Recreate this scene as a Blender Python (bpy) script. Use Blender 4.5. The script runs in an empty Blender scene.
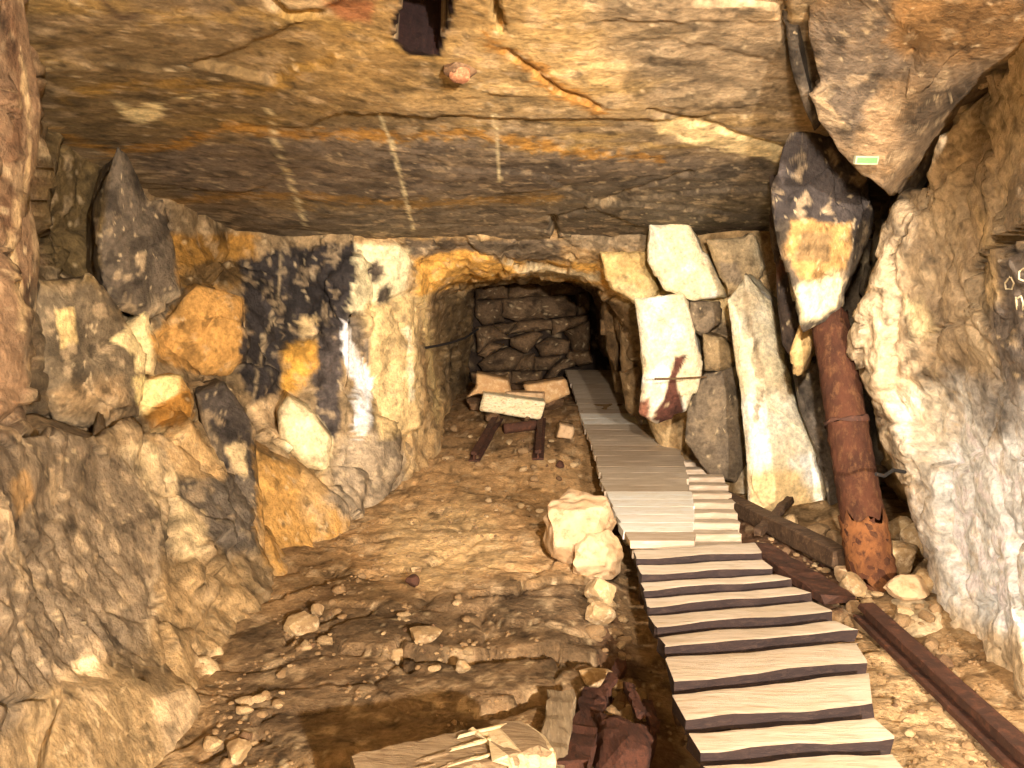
import bpy, bmesh, math, random
import numpy as np
from mathutils import Vector, Matrix, noise as mnoise

scene = bpy.context.scene
COL = scene.collection
random.seed(7)

# ------------------------------------------------------------------ camera
CAMZ = 1.5; F = 900.0; PITCH = math.atan(84/900.0)
cam_data = bpy.data.cameras.new('camera'); cam = bpy.data.objects.new('camera', cam_data); COL.objects.link(cam)
cam.location = (0, 0, CAMZ); cam.rotation_euler = (math.pi/2-PITCH, 0, 0)
cam_data.sensor_width = 36; cam_data.lens = 36*F/1024; cam_data.clip_start = .05
scene.camera = cam

# ------------------------------------------------------------------ world, lights, exposure
w = bpy.data.worlds.new('world'); scene.world = w; w.use_nodes = True
w.node_tree.nodes['Background'].inputs[0].default_value = (.9, .7, .45, 1)
w.node_tree.nodes['Background'].inputs[1].default_value = .0
LIGHTCOL = (1.0, .815, .68)
def lamp(name, loc, power, radius=.05, kind='POINT', aim=None, angle=90, blend=.5, col=LIGHTCOL):
    d = bpy.data.lights.new(name, kind); d.energy = power; d.color = col; d.shadow_soft_size = radius
    o = bpy.data.objects.new(name, d); COL.objects.link(o); o.location = loc
    if kind == 'SPOT':
        d.spot_size = math.radians(angle); d.spot_blend = blend
        o.rotation_euler = (Vector(aim)-Vector(loc)).to_track_quat('-Z', 'Y').to_euler()
    return o
lamp('key_lamp', (1.3, -2.1, 1.85), 3300, .05)
lamp('right_wall_fill', (-.9, .1, 2.15), 1150, .06, 'SPOT', (2.05, 3.15, .6), 44, 1.0)  # unseen spot added to brighten the right wall
lamp('portal_fill', (.45, .9, 2.05), 1500, .06, 'SPOT', (.55, 7.5, .9), 54, .7)  # unseen spot added to brighten the tunnel mouth
lamp('fill_lamp', (-.3, -.6, 2.1), 14, .25)
vs = scene.view_settings
vs.view_transform = 'Standard'; vs.look = 'None'; vs.gamma = 1; vs.exposure = 0.15; vs.use_curve_mapping = False

# ------------------------------------------------------------------ pixel <-> world helpers (design aid: where things stand)
sp, cp = math.sin(PITCH), math.cos(PITCH)
def ray(px, py):
    cx = (px-512)/F; cy = (384-py)/F
    return np.array([cx, cp+cy*sp, -sp+cy*cp])
def at(px, py, Y):
    r = ray(px, py); return np.array([0, 0, CAMZ]) + r*(Y/r[1])
def onz(px, py, z):
    r = ray(px, py); t = (z-CAMZ)/r[2]; return np.array([0, 0, CAMZ]) + r*t
def proj(P):
    y = P[:, 1]*cp-(P[:, 2]-CAMZ)*sp; z = P[:, 1]*sp+(P[:, 2]-CAMZ)*cp
    y = np.where(y > .05, y, np.nan)
    return np.nan_to_num(512+F*P[:, 0]/y, nan=-9999), np.nan_to_num(384-F*z/y, nan=-9999)

# ------------------------------------------------------------------ noise
def _h(ix, iy, iz, s):
    n = (ix.astype(np.int64)*73856093) ^ (iy.astype(np.int64)*19349663) ^ (iz.astype(np.int64)*83492791) ^ (s*2654435761 & 0x7fffffff)
    n = (n ^ (n >> 13)) * 1274126177 & 0x7fffffff
    n = (n ^ (n >> 11)) * 668265263 & 0x7fffffff
    return ((n ^ (n >> 15)) & 0xffffff)/float(0xffffff)
def vnoise(P, s=0):
    I = np.floor(P); f = P-I; f = f*f*(3-2*f); x, y, z = I[:, 0], I[:, 1], I[:, 2]; r = 0
    for a in (0, 1):
        for b in (0, 1):
            for c in (0, 1):
                r = r + _h(x+a, y+b, z+c, s)*(f[:, 0] if a else 1-f[:, 0])*(f[:, 1] if b else 1-f[:, 1])*(f[:, 2] if c else 1-f[:, 2])
    return r*2-1
def fbm(P, o=4, s=0):
    r = 0; a = 1; t = 0
    for k in range(o):
        r = r+a*vnoise(P*(2.03**k), s+k); t += a; a *= .5
    return r/t
def facets(P, s=0, tilt=1.0):
    """piecewise-planar chipped rock: returns height and distance-to-joint"""
    I = np.floor(P); b1 = np.full(len(P), 9.); b2 = np.full(len(P), 9.); val = np.zeros(len(P))
    for a in (-1, 0, 1):
        for b in (-1, 0, 1):
            for c in (-1, 0, 1):
                J = I+np.array([a, b, c]); x, y, z = J[:, 0], J[:, 1], J[:, 2]
                Q = J+np.stack([_h(x, y, z, s+1), _h(x, y, z, s+2), _h(x, y, z, s+3)], 1)
                D = P-Q; d = (D**2).sum(1)
                g = np.stack([_h(x, y, z, s+4), _h(x, y, z, s+5), _h(x, y, z, s+6)], 1)-.5
                v = (_h(x, y, z, s+7)-.5)+tilt*2*(g*D).sum(1)
                m = d < b1
                b2 = np.where(m, b1, np.minimum(b2, d)); val = np.where(m, v, val); b1 = np.where(m, d, b1)
    return val, np.sqrt(b2)-np.sqrt(b1)

# ------------------------------------------------------------------ colour (albedo) painting
def lin(c):
    c = np.array(c, float)/255.; return np.where(c <= .04045, c/12.92, ((c+.055)/1.055)**2.4)
KALB = .82
def alb(c):
    l = lin(c)/np.array([1, .875, .76])*KALB
    return np.clip(l, .004, .88)
def seg_dist(x, y, pts):
    d = np.full(len(x), 1e9)
    for (x0, y0), (x1, y1) in zip(pts[:-1], pts[1:]):
        dx, dy = x1-x0, y1-y0; L = dx*dx+dy*dy+1e-9
        t = np.clip(((x-x0)*dx+(y-y0)*dy)/L, 0, 1)
        d = np.minimum(d, np.hypot(x-x0-t*dx, y-y0-t*dy))
    return d
def inside(x, y, poly):
    r = np.zeros(len(x), bool); n = len(poly)
    for i in range(n):
        x0, y0 = poly[i]; x1, y1 = poly[(i+1) % n]
        if y0 == y1: continue
        c = ((y0 > y) != (y1 > y)) & (x < (x1-x0)*(y-y0)/(y1-y0)+x0); r ^= c
    return r
PAINT = []   # (surface set, kind, points, colour, soft/width, edge noise, strength)
def patch(surf, pts, col, soft=4, nz=7, a=1.0): PAINT.append((surf, 'p', pts, col, soft, nz, a))
def stroke(surf, pts, col, wd=4, nz=2, a=1.0): PAINT.append((surf, 's', pts, col, wd, nz, a))
def paint(P, surf, cols, scl=(2.2, 2.2, 2.2), weights=None, speck=.12):
    """cols: three base colours mixed by noise, then the listed stains, mineral patches, painted glare and shade"""
    n1 = fbm(P*np.array(scl), 5, 11); n2 = fbm(P*np.array(scl)*1.7+9.3, 5, 23); n3 = fbm(P*22, 3, 31)
    A, B, Cc = [alb(c) for c in cols]
    t = np.clip(.5+n1*1.9, 0, 1)[:, None]; C = A*(1-t)+B*t
    u = np.clip((n2-.12)*4, 0, 1)[:, None]; C = C*(1-u*.75)+Cc*u*.75
    x, y = proj(P)
    wx = fbm(P*9, 3, 41); wy = fbm(P*9+5, 3, 43); fn = fbm(P*28, 3, 47)
    for s_, kind, pts, col, soft, nz, a in PAINT:
        if surf not in s_: continue
        xs = [p[0] for p in pts]; ys = [p[1] for p in pts]; m = 30
        sel = np.where((x > min(xs)-m) & (x < max(xs)+m) & (y > min(ys)-m) & (y < max(ys)+m))[0]
        if not len(sel): continue
        X = x[sel]+wx[sel]*nz; Y = y[sel]+wy[sel]*nz
        if kind == 'p':
            d = seg_dist(X, Y, list(pts)+[pts[0]]); d = np.where(inside(X, Y, pts), d, -d)+fn[sel]*nz*.7
            k = np.clip(d/soft+.5, 0, 1)*a
        else:
            d = seg_dist(X, Y, pts)+fn[sel]*soft*.9; k = np.clip((soft*.5-d)/(soft*.4)+.5, 0, 1)*a
        c2 = alb(col)[None, :]*(1+.22*n1[sel]+.2*n3[sel])[:, None]
        C[sel] = C[sel]*(1-k[:, None])+c2*k[:, None]
    C = C*(1+speck*2.2*n3)[:, None]
    dm = 1-.75*np.clip((C.mean(1, keepdims=True)-.3)/.3, 0, 1)
    g1 = dm*np.clip((fbm(P*5.3+20, 5, 81)-.10)*5, 0, 1)[:, None]; C = C*(1-.42*g1)
    g2 = (1 if surf != 'x' else .3)*np.clip((fbm(P*11+33, 4, 85)-.22)*7, 0, 1)[:, None]; C = C*(1-.38*g2)+alb((225, 190, 140))*.38*g2
    g3 = dm*np.clip((fbm(P*17+3, 4, 88)-.25)*8, 0, 1)[:, None]; C = C*(1-.5*g3)
    sp_ = np.clip((fbm(P*34, 2, 71)-.52)*9, 0, 1)[:, None]*.55
    C = C*(1-sp_)+alb((225, 195, 145))*sp_
    return np.clip(C, .004, .9)

# ------------------------------------------------------------------ mesh helpers
def mesh_from(name, V, Fq, cols=None, mat=None, smooth=True):
    me = bpy.data.meshes.new(name); V = np.asarray(V, float)
    me.from_pydata(V.tolist(), [], Fq if isinstance(Fq, list) else Fq.tolist())
    if cols is not None:
        at_ = me.color_attributes.new('Col', 'FLOAT_COLOR', 'POINT')
        c4 = np.ones((len(V), 4), np.float32); c4[:, :3] = cols; at_.data.foreach_set('color', c4.ravel())
    if smooth: me.polygons.foreach_set('use_smooth', [True]*len(me.polygons))
    if mat: me.materials.append(mat)
    me.update(); return me
def link(name, me, parent=None, loc=None):
    o = bpy.data.objects.new(name, me); COL.objects.link(o)
    if loc is not None: o.location = loc
    if parent: o.parent = parent
    return o
def tag(o, label=None, cat=None, group=None, kind=None):
    if label: o['label'] = label
    if cat: o['category'] = cat
    if group: o['group'] = group
    if kind: o['kind'] = kind
    return o
def catmull(C, n):
    """interpolate control array along axis 0; n = list of subdivisions per interval"""
    C = np.asarray(C, float); R = len(C); out = []
    for i in range(R-1):
        p0 = C[max(i-1, 0)]; p1 = C[i]; p2 = C[i+1]; p3 = C[min(i+2, R-1)]
        for k in range(n[i]):
            t = k/n[i]
            cr = .5*((2*p1)+(-p0+p2)*t+(2*p0-5*p1+4*p2-p3)*t*t+(-p0+3*p1-3*p2+p3)*t**3)
            out.append(.5*cr+.5*(p1*(1-t)+p2*t))
    out.append(C[-1]); return np.array(out)
def grid_normals(G):
    du = np.gradient(G, axis=0); dv = np.gradient(G, axis=1); N = np.cross(du, dv)
    return N/(np.linalg.norm(N, axis=2, keepdims=True)+1e-9)
def grid_faces(r, c):
    i = np.arange(r*c).reshape(r, c)
    return np.stack([i[:-1, :-1], i[:-1, 1:], i[1:, 1:], i[1:, :-1]], -1).reshape(-1, 4)
def rough(P, amp_f, scale_f, amp_n, scale_n, seed=0, joint=.0):
    W = P+.08*np.stack([fbm(P*4, 3, seed+91), fbm(P*4+3, 3, seed+92), fbm(P*4+7, 3, seed+93)], 1)
    v, j = facets(W*np.array(scale_f), seed)
    v2, j2 = facets(W*np.array(scale_f)*2.7+3.1, seed+50)
    h = amp_f*(v+.38*v2)+amp_n*fbm(P*scale_n, 5, seed+7)
    if joint: h = h-joint*np.clip(1-j/.09, 0, 1)-joint*.4*np.clip(1-j2/.12, 0, 1)
    return h
def cracks_disp(P, cracks):
    x, y = proj(P); h = np.zeros(len(P)); wx = fbm(P*7, 3, 61)
    for pts, wd, dep in cracks:
        d = seg_dist(x+wx*5, y+wx*3, pts); h -= dep*np.clip(1-d/wd, 0, 1)**.6
    return h
def gridsurf(name, ctrl, nr, nc, toward, surf, cols, disp, mat, cracks=(), scl=(2.2,)*3, parent=None, shape=None, speck=.12):
    G = catmull(ctrl, nr); G = np.swapaxes(catmull(np.swapaxes(G, 0, 1), nc), 0, 1)
    N = grid_normals(G); r, c = G.shape[:2]
    P = G.reshape(-1, 3).copy(); Nf = N.reshape(-1, 3); T = np.array(toward)-P
    s = np.sign((Nf*T).sum(1)); s[s == 0] = 1
    # one consistent side for the whole sheet
    s = np.full(len(P), 1. if s.sum() > 0 else -1.)
    h = disp(P)
    if shape is not None: h = h+shape(P)
    if cracks: h = h+cracks_disp(P, cracks)
    P2 = P+Nf*s[:, None]*h[:, None]
    Fq = grid_faces(r, c)
    if s[0] < 0: Fq = Fq[:, ::-1]
    Pp = P2 if shape is None else P
    me = mesh_from(name, P2, Fq, paint(Pp, surf, cols, scl, speck=speck), mat)
    return link(name, me, parent)

# ------------------------------------------------------------------ materials
def new_mat(name):
    m = bpy.data.materials.new(name); m.use_nodes = True; nt = m.node_tree
    return m, nt, nt.nodes['Principled BSDF']
def nd(nt, t, **kw):
    n = nt.nodes.new(t)
    for k, v in kw.items():
        if k in n.inputs: n.inputs[k].default_value = v
        else: setattr(n, k, v)
    return n
def rock_mat(name, bump=.5, rough_=.85, scale=1.0, spec=.25, contrast=.35):
    m, nt, b = new_mat(name); L = nt.links
    a = nd(nt, 'ShaderNodeAttribute', attribute_name='Col'); tc = nd(nt, 'ShaderNodeTexCoord')
    n1 = nd(nt, 'ShaderNodeTexNoise', Scale=38*scale, Detail=6.0, Roughness=.65)
    n2 = nd(nt, 'ShaderNodeTexNoise', Scale=9*scale, Detail=5.0, Roughness=.6)
    L.new(tc.outputs['Object'], n1.inputs['Vector']); L.new(tc.outputs['Object'], n2.inputs['Vector'])
    mr = nd(nt, 'ShaderNodeMapRange'); L.new(n1.outputs[0], mr.inputs[0])
    mr.inputs[1].default_value = .3; mr.inputs[2].default_value = .7; mr.inputs[3].default_value = 1-contrast; mr.inputs[4].default_value = 1+contrast
    mx = nd(nt, 'ShaderNodeVectorMath', operation='SCALE'); L.new(a.outputs['Color'], mx.inputs[0]); L.new(mr.outputs[0], mx.inputs['Scale'])
    L.new(mx.outputs[0], b.inputs['Base Color'])
    ad = nd(nt, 'ShaderNodeMath', operation='ADD'); L.new(n1.outputs[0], ad.inputs[0]); L.new(n2.outputs[0], ad.inputs[1])
    bp = nd(nt, 'ShaderNodeBump', Strength=bump, Distance=.03); L.new(ad.outputs[0], bp.inputs['Height']); L.new(bp.outputs[0], b.inputs['Normal'])
    b.inputs['Roughness'].default_value = rough_; b.inputs['Specular IOR Level'].default_value = spec
    return m
def solid_mat(name, c1, c2, c3, scale=(6, 6, 6), rough_=.8, bump=.4, metallic=0., spec=.3, raw=False):
    """three colours broken up by two noises"""
    m, nt, b = new_mat(name); L = nt.links
    tc = nd(nt, 'ShaderNodeTexCoord'); mp = nd(nt, 'ShaderNodeMapping'); mp.inputs['Scale'].default_value = scale
    oi = nd(nt, 'ShaderNodeObjectInfo'); av = nd(nt, 'ShaderNodeVectorMath', operation='ADD')
    L.new(tc.outputs['Object'], mp.inputs[0]); L.new(mp.outputs[0], av.inputs[0]); L.new(oi.outputs['Random'], av.inputs[1])
    n1 = nd(nt, 'ShaderNodeTexNoise', Scale=1.0, Detail=7.0, Roughness=.65); n2 = nd(nt, 'ShaderNodeTexNoise', Scale=3.1, Detail=6.0, Roughness=.7)
    L.new(av.outputs[0], n1.inputs['Vector']); L.new(av.outputs[0], n2.inputs['Vector'])
    r1 = nd(nt, 'ShaderNodeValToRGB'); r1.color_ramp.elements[0].position = .4; r1.color_ramp.elements[1].position = .6
    r1.color_ramp.elements[0].color = (*alb(c1), 1); r1.color_ramp.elements[1].color = (*alb(c2), 1)
    L.new(n1.outputs[0], r1.inputs[0])
    r2 = nd(nt, 'ShaderNodeValToRGB'); r2.color_ramp.elements[0].position = .5; r2.color_ramp.elements[1].position = .68
    r2.color_ramp.elements[0].color = (0, 0, 0, 1); r2.color_ramp.elements[1].color = (1, 1, 1, 1); L.new(n2.outputs[0], r2.inputs[0])
    mx = nd(nt, 'ShaderNodeMix', data_type='RGBA'); L.new(r2.outputs[0], mx.inputs[0]); L.new(r1.outputs[0], mx.inputs[6]); mx.inputs[7].default_value = (*alb(c3), 1)
    L.new(mx.outputs[2], b.inputs['Base Color'])
    bp = nd(nt, 'ShaderNodeBump', Strength=bump, Distance=.012); L.new(n2.outputs[0], bp.inputs['Height']); L.new(bp.outputs[0], b.inputs['Normal'])
    b.inputs['Roughness'].default_value = rough_; b.inputs['Metallic'].default_value = metallic; b.inputs['Specular IOR Level'].default_value = spec
    return m
M_ROCK = rock_mat('mine_rock', .55)
M_ROOF = rock_mat('roof_rock', .35)
M_FLOOR = rock_mat('mine_floor', .6, .95, 1.1, .15)
M_STONE = solid_mat('loose_stone', (190, 155, 105), (150, 120, 82), (220, 190, 145), (9, 9, 9))
M_PALE = solid_mat('pale_sandstone', (208, 172, 128), (192, 154, 108), (160, 124, 84), (6, 6, 6), bump=.5)
M_BLOCK = solid_mat('cream_sandstone', (252, 235, 190), (245, 222, 168), (190, 140, 85), (9, 9, 22), bump=.4)
M_TANBLOCK = solid_mat('tan_sandstone', (205, 160, 105), (185, 140, 90), (225, 190, 140), (8, 8, 8))
M_DARKSTONE = solid_mat('brown_stone', (120, 88, 58), (98, 72, 48), (140, 108, 74), (7, 7, 7))
M_RUBBLE = solid_mat('brown_rubble', (150, 118, 78), (130, 100, 66), (172, 138, 94), (12, 12, 12))
M_PLANK = solid_mat('weathered_plank', (212, 190, 160), (194, 171, 138), (174, 149, 116), (3, 22, 22), .62, .35, spec=.4)
M_PLANKGLARE = solid_mat('glare_plank', (255, 246, 225), (250, 235, 205), (225, 200, 160), (3, 22, 22), .45, .3, spec=.5)  # glare on some farther boards put into a paler plank colour
M_PLANKD = solid_mat('grey_plank', (196, 172, 140), (176, 150, 118), (212, 190, 158), (3, 22, 22), .62, .35, spec=.4)
M_PSHADE = solid_mat('plank_edge_shade', (52, 38, 33), (42, 31, 28), (66, 50, 42), (6, 20, 20))  # shade of the plank gaps painted onto the side faces
M_BEARER = solid_mat('dark_timber', (92, 68, 46), (70, 50, 34), (120, 92, 62), (4, 14, 14))
M_RUST = solid_mat('rusted_prop', (86, 52, 35), (64, 40, 28), (104, 70, 44), (9, 9, 5), .9, .9, spec=.08)
M_RUSTO = solid_mat('orange_rust', (138, 88, 50), (106, 66, 40), (72, 46, 33), (9, 9, 6), .9, .9, spec=.08)
M_RUSTD = solid_mat('dark_rust', (84, 52, 36), (66, 42, 30), (108, 66, 44), (8, 8, 8), .8, .6)
M_REDWOOD = solid_mat('rotten_red_wood', (88, 52, 36), (68, 40, 28), (48, 30, 22), (22, 5, 22), .9, .8)
M_LOG = solid_mat('log_wood', (160, 134, 98), (132, 106, 74), (100, 76, 52), (4, 40, 40), .85, .8)
M_LOGEND = solid_mat('split_wood', (215, 190, 145), (196, 168, 122), (160, 122, 78), (8, 30, 30), .85, .7)
M_GREYWOOD = solid_mat('grey_wood', (150, 128, 96), (125, 104, 76), (175, 152, 116), (26, 4, 26), .9, .6)
M_WIRE = solid_mat('black_wire', (40, 34, 30), (32, 28, 24), (50, 42, 34))
M_ROD = solid_mat('iron_rod', (120, 92, 60), (98, 72, 48), (140, 108, 70))
M_GREEN = solid_mat('green_tag', (105, 165, 85), (95, 155, 78), (115, 175, 95), rough_=.4, bump=.05)
M_TAGW = solid_mat('tag_backing', (175, 170, 130), (165, 160, 122), (185, 178, 138), rough_=.5, bump=.05)
M_CHALK = solid_mat('chalk', (215, 195, 150), (200, 178, 135), (225, 205, 165))
M_PLUG = solid_mat('roof_plug', (178, 118, 78), (150, 90, 58), (200, 145, 100), (30, 30, 30))

# ------------------------------------------------------------------ stains, mineral patches, painted glare and shade of the rock faces
exec_cols = None
C_ = ('ceiling',); Lw = ('left',); Pt = ('portal',); LP = ('left', 'portal'); Rw = ('right',); RB = ('rblock',)
# roof
patch(C_, [(290, -20), (480, -30), (640, 20), (640, 110), (480, 118), (320, 105), (250, 60)], (190, 152, 92), 40, 14, .8)
patch(C_, [(40, 20), (300, 25), (330, 95), (200, 140), (60, 140)], (126, 100, 60), 40, 14, .7)
patch(C_, [(600, -40), (800, -40), (800, 130), (700, 110), (600, 60)], (158, 132, 96), 40, 12, .75)
patch(C_, [(120, 150), (300, 138), (790, 162), (790, 196), (190, 198)], (122, 104, 84), 14, 10, .8)
patch(C_, [(180, 206), (780, 206), (780, 244), (180, 238)], (124, 108, 86), 12, 8, .8)
patch(C_, [(560, 185), (690, 170), (790, 160), (790, 238), (560, 238)], (100, 86, 66), 18, 10, .7)
stroke(C_, [(50, 130), (110, 152), (180, 145), (230, 127), (290, 135), (400, 138), (470, 137), (570, 152), (660, 158)], (188, 132, 52), 8, 3, .8)
stroke(C_, [(160, 202), (250, 195), (330, 197), (400, 203), (560, 200)], (172, 126, 56), 7, 3, .7)
stroke(C_, [(60, 96), (140, 82), (260, 88), (330, 60)], (172, 128, 52), 10, 5, .6)
stroke(C_, [(170, 240), (250, 243), (330, 245), (420, 243)], (176, 128, 60), 8, 3, .7)
stroke(C_, [(150, 20), (260, 15), (380, 40), (440, 60)], (176, 138, 70), 12, 6, .5)
patch(C_, [(115, 100), (124, 103), (138, 109), (150, 103), (163, 104), (161, 119), (142, 124), (124, 115)], (245, 215, 150), 3, 3)
stroke(C_, [(175, 98), (215, 92)], (220, 190, 130), 2, 1)
for pts in ([(268, 105), (275, 140), (288, 175), (306, 225)], [(378, 115), (392, 145), (402, 180), (413, 228)], [(494, 118), (497, 150), (500, 182)]):
    stroke(C_, pts, (230, 205, 150), 3, 1.5)
patch(C_, [(655, 120), (700, 126), (745, 133), (792, 150), (788, 162), (730, 150), (690, 140), (658, 136)], (240, 205, 140), 4, 5)
stroke(C_, [(490, 40), (520, 62), (552, 85), (598, 112)], (172, 116, 46), 14, 4, .85)
patch(C_, [(262, 2), (330, 5), (330, 18), (300, 20), (270, 14)], (222, 190, 140), 5, 5, .8)
patch(C_, [(322, 8), (345, 2), (375, 4), (372, 24), (345, 27)], (176, 110, 70), 6, 4, .8)
stroke(C_, [(100, 0), (120, 20), (135, 16)], (80, 60, 44), 6, 3, .7)
patch(C_, [(398, -60), (466, -60), (452, 22), (441, 56), (409, 54), (391, 42), (392, 24), (400, 6)], (30, 14, 11), 2, 1)  # darkness of the hole painted in, over its red-brown crust
# left wall and the rock by it
patch(Lw, [(-80, -60), (30, -40), (45, 110), (30, 200), (40, 260), (28, 400), (14, 490), (-80, 540)], (132, 102, 72), 8, 6)
stroke(Lw, [(6, 0), (18, 90), (10, 200), (22, 300)], (98, 66, 42), 10, 8, .7)
stroke(Lw, [(20, 60), (30, 150), (14, 240), (24, 330)], (206, 172, 120), 6, 6, .7)
patch(Lw, [(45, 120), (105, 148), (112, 220), (100, 290), (40, 280), (34, 190)], (108, 86, 50), 14, 10)
patch(Lw, [(114, 146), (126, 156), (150, 203), (163, 200), (176, 242), (183, 298), (150, 315), (105, 305), (98, 250)], (98, 84, 66), 5, 5)
patch(Lw, [(30, 290), (95, 280), (140, 350), (140, 425), (60, 430), (28, 410)], (116, 98, 72), 9, 8)
patch(Lw, [(50, 392), (120, 375), (130, 420), (60, 420)], (168, 134, 90), 14, 8, .8)
patch(Lw, [(53, 309), (74, 308), (77, 342), (62, 350)], (238, 200, 130), 3, 3)
patch(Lw, [(110, 340), (146, 312), (157, 343), (151, 371), (136, 372), (134, 355)], (242, 212, 148), 3, 4)
patch(Lw, [(148, 300), (186, 290), (176, 318), (158, 330)], (150, 130, 100), 3, 5)
patch(Lw, [(133, 378), (181, 376), (178, 394), (144, 413), (134, 402)], (248, 216, 140), 3, 4)
patch(Lw, [(143, 414), (192, 386), (194, 425), (150, 427)], (176, 122, 52), 3, 4)
patch(Lw, [(150, 336), (183, 296), (197, 282), (246, 298), (246, 355), (226, 373), (197, 373), (157, 362)], (206, 152, 80), 4, 5)
patch(Lw, [(170, 234), (256, 234), (250, 284), (180, 290)], (170, 122, 54), 5, 6)
patch(Lw, [(180, 268), (215, 262), (252, 255), (250, 284), (182, 286)], (96, 76, 48), 5, 6, .8)
patch(LP, [(240, 262), (275, 250), (356, 241), (362, 300), (345, 330), (318, 335), (290, 345), (279, 388), (255, 407), (238, 370), (246, 300)], (58, 51, 46), 4, 6)
stroke(LP, [(282, 255), (276, 300), (262, 350), (254, 400)], (176, 150, 110), 2.5, 3, .8)
patch(LP, [(300, 315), (316, 318), (318, 336), (302, 335)], (226, 190, 130), 3, 5)
patch(LP, [(318, 335), (345, 330), (343, 370), (337, 440), (320, 430), (312, 380)], (84, 73, 64), 4, 5)
patch(Lw, [(196, 392), (225, 384), (254, 427), (258, 505), (230, 500), (222, 440)], (88, 77, 66), 4, 5)
patch(Lw, [(119, 444), (156, 442), (178, 476), (182, 515), (168, 520), (141, 487), (122, 464)], (236, 202, 146), 3, 5)
patch(Lw, [(150, 437), (194, 418), (228, 478), (218, 486), (176, 470)], (202, 162, 106), 3, 5)
patch(Lw, [(224, 446), (248, 440), (246, 478), (236, 474)], (224, 192, 138), 3, 4)
patch(Lw, [(176, 480), (255, 478), (262, 550), (228, 558), (208, 536), (180, 505)], (112, 98, 80), 5, 6)
patch(Lw, [(167, 500), (204, 512), (208, 552), (180, 562), (164, 536)], (226, 194, 140), 4, 6)
patch(LP, [(286, 344), (317, 340), (318, 366), (300, 392), (281, 398)], (214, 156, 66), 4, 4)
patch(LP, [(277, 410), (288, 396), (313, 412), (332, 438), (327, 472), (302, 459), (280, 438)], (250, 222, 164), 4, 3)
patch(LP, [(250, 404), (279, 392), (281, 438), (254, 440)], (208, 172, 122), 4, 4)
patch(LP, [(254, 446), (300, 470), (350, 500), (352, 575), (320, 605), (284, 584), (258, 545)], (200, 150, 80), 8, 8)
patch(LP, [(300, 462), (340, 480), (330, 530), (300, 520)], (196, 156, 100), 10, 6, .7)
patch(LP, [(340, 436), (400, 430), (410, 500), (350, 520), (326, 500)], (186, 160, 124), 10, 6)
patch(LP, [(354, 244), (412, 246), (404, 290), (390, 310), (344, 310), (360, 278)], (246, 222, 166), 4, 6)
patch(LP, [(365, 305), (418, 290), (420, 430), (380, 440), (372, 380)], (232, 194, 130), 6, 5)
patch(LP, [(366, 271), (380, 258), (386, 274), (376, 286)], (92, 78, 62), 3, 4)
patch(LP, [(376, 290), (388, 284), (388, 302), (378, 306)], (100, 86, 68), 3, 4)
patch(LP, [(345, 310), (367, 330), (372, 368), (353, 342)], (122, 105, 84), 3, 3)
patch(LP, [(346, 320), (341, 352), (356, 384), (354, 425), (359, 442), (371, 425), (373, 378), (353, 345)], (255, 254, 248), 3, 4)  # overexposed glare on the pillar corner painted white
stroke(LP, [(408, 330), (412, 400)], (255, 236, 190), 5, 3, .8)
# big near rock
patch(Lw, [(-60, 440), (60, 425), (130, 450), (165, 510), (170, 600), (90, 700), (-60, 760)], (128, 109, 84), 20, 12, .85)
patch(Lw, [(30, 700), (110, 650), (170, 700), (160, 790), (20, 790)], (166, 136, 92), 16, 12, .8)
patch(Lw, [(150, 560), (240, 560), (270, 620), (260, 690), (170, 700)], (176, 142, 94), 16, 10, .8)
patch(Lw, [(195, 655), (255, 650), (262, 690), (215, 698)], (222, 186, 134), 6, 6)
patch(Lw, [(70, 660), (100, 655), (95, 672), (76, 672)], (232, 200, 150), 4, 5)
patch(Lw, [(150, 700), (190, 690), (206, 740), (170, 756)], (218, 184, 136), 6, 8, .9)
stroke(Lw, [(160, 440), (166, 500), (152, 560), (150, 640)], (206, 178, 136), 6, 6, .6)
patch(Lw, [(10, 480), (30, 470), (34, 500), (16, 520)], (196, 150, 90), 5, 5, .7)
# portal
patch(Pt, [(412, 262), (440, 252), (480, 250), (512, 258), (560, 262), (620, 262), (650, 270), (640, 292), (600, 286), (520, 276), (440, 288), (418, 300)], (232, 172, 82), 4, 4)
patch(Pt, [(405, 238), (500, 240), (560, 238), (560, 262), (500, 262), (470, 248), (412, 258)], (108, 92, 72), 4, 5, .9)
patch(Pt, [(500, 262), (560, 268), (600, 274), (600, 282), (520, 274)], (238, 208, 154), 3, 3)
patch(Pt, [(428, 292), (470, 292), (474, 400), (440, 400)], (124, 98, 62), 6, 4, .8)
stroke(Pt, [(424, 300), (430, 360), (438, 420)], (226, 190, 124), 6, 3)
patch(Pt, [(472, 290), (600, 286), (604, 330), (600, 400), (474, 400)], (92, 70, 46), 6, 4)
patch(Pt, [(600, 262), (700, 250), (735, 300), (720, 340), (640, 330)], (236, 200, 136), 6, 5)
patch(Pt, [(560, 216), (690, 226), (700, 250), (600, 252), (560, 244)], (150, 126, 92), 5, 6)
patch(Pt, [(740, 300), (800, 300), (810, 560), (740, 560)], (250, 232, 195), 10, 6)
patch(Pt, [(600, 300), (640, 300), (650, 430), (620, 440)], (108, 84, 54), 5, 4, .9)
patch(Pt, [(690, 300), (745, 330), (745, 480), (690, 480)], (128, 108, 82), 5, 4, .9)  # shade around the leaning slab painted as darker rock
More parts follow.
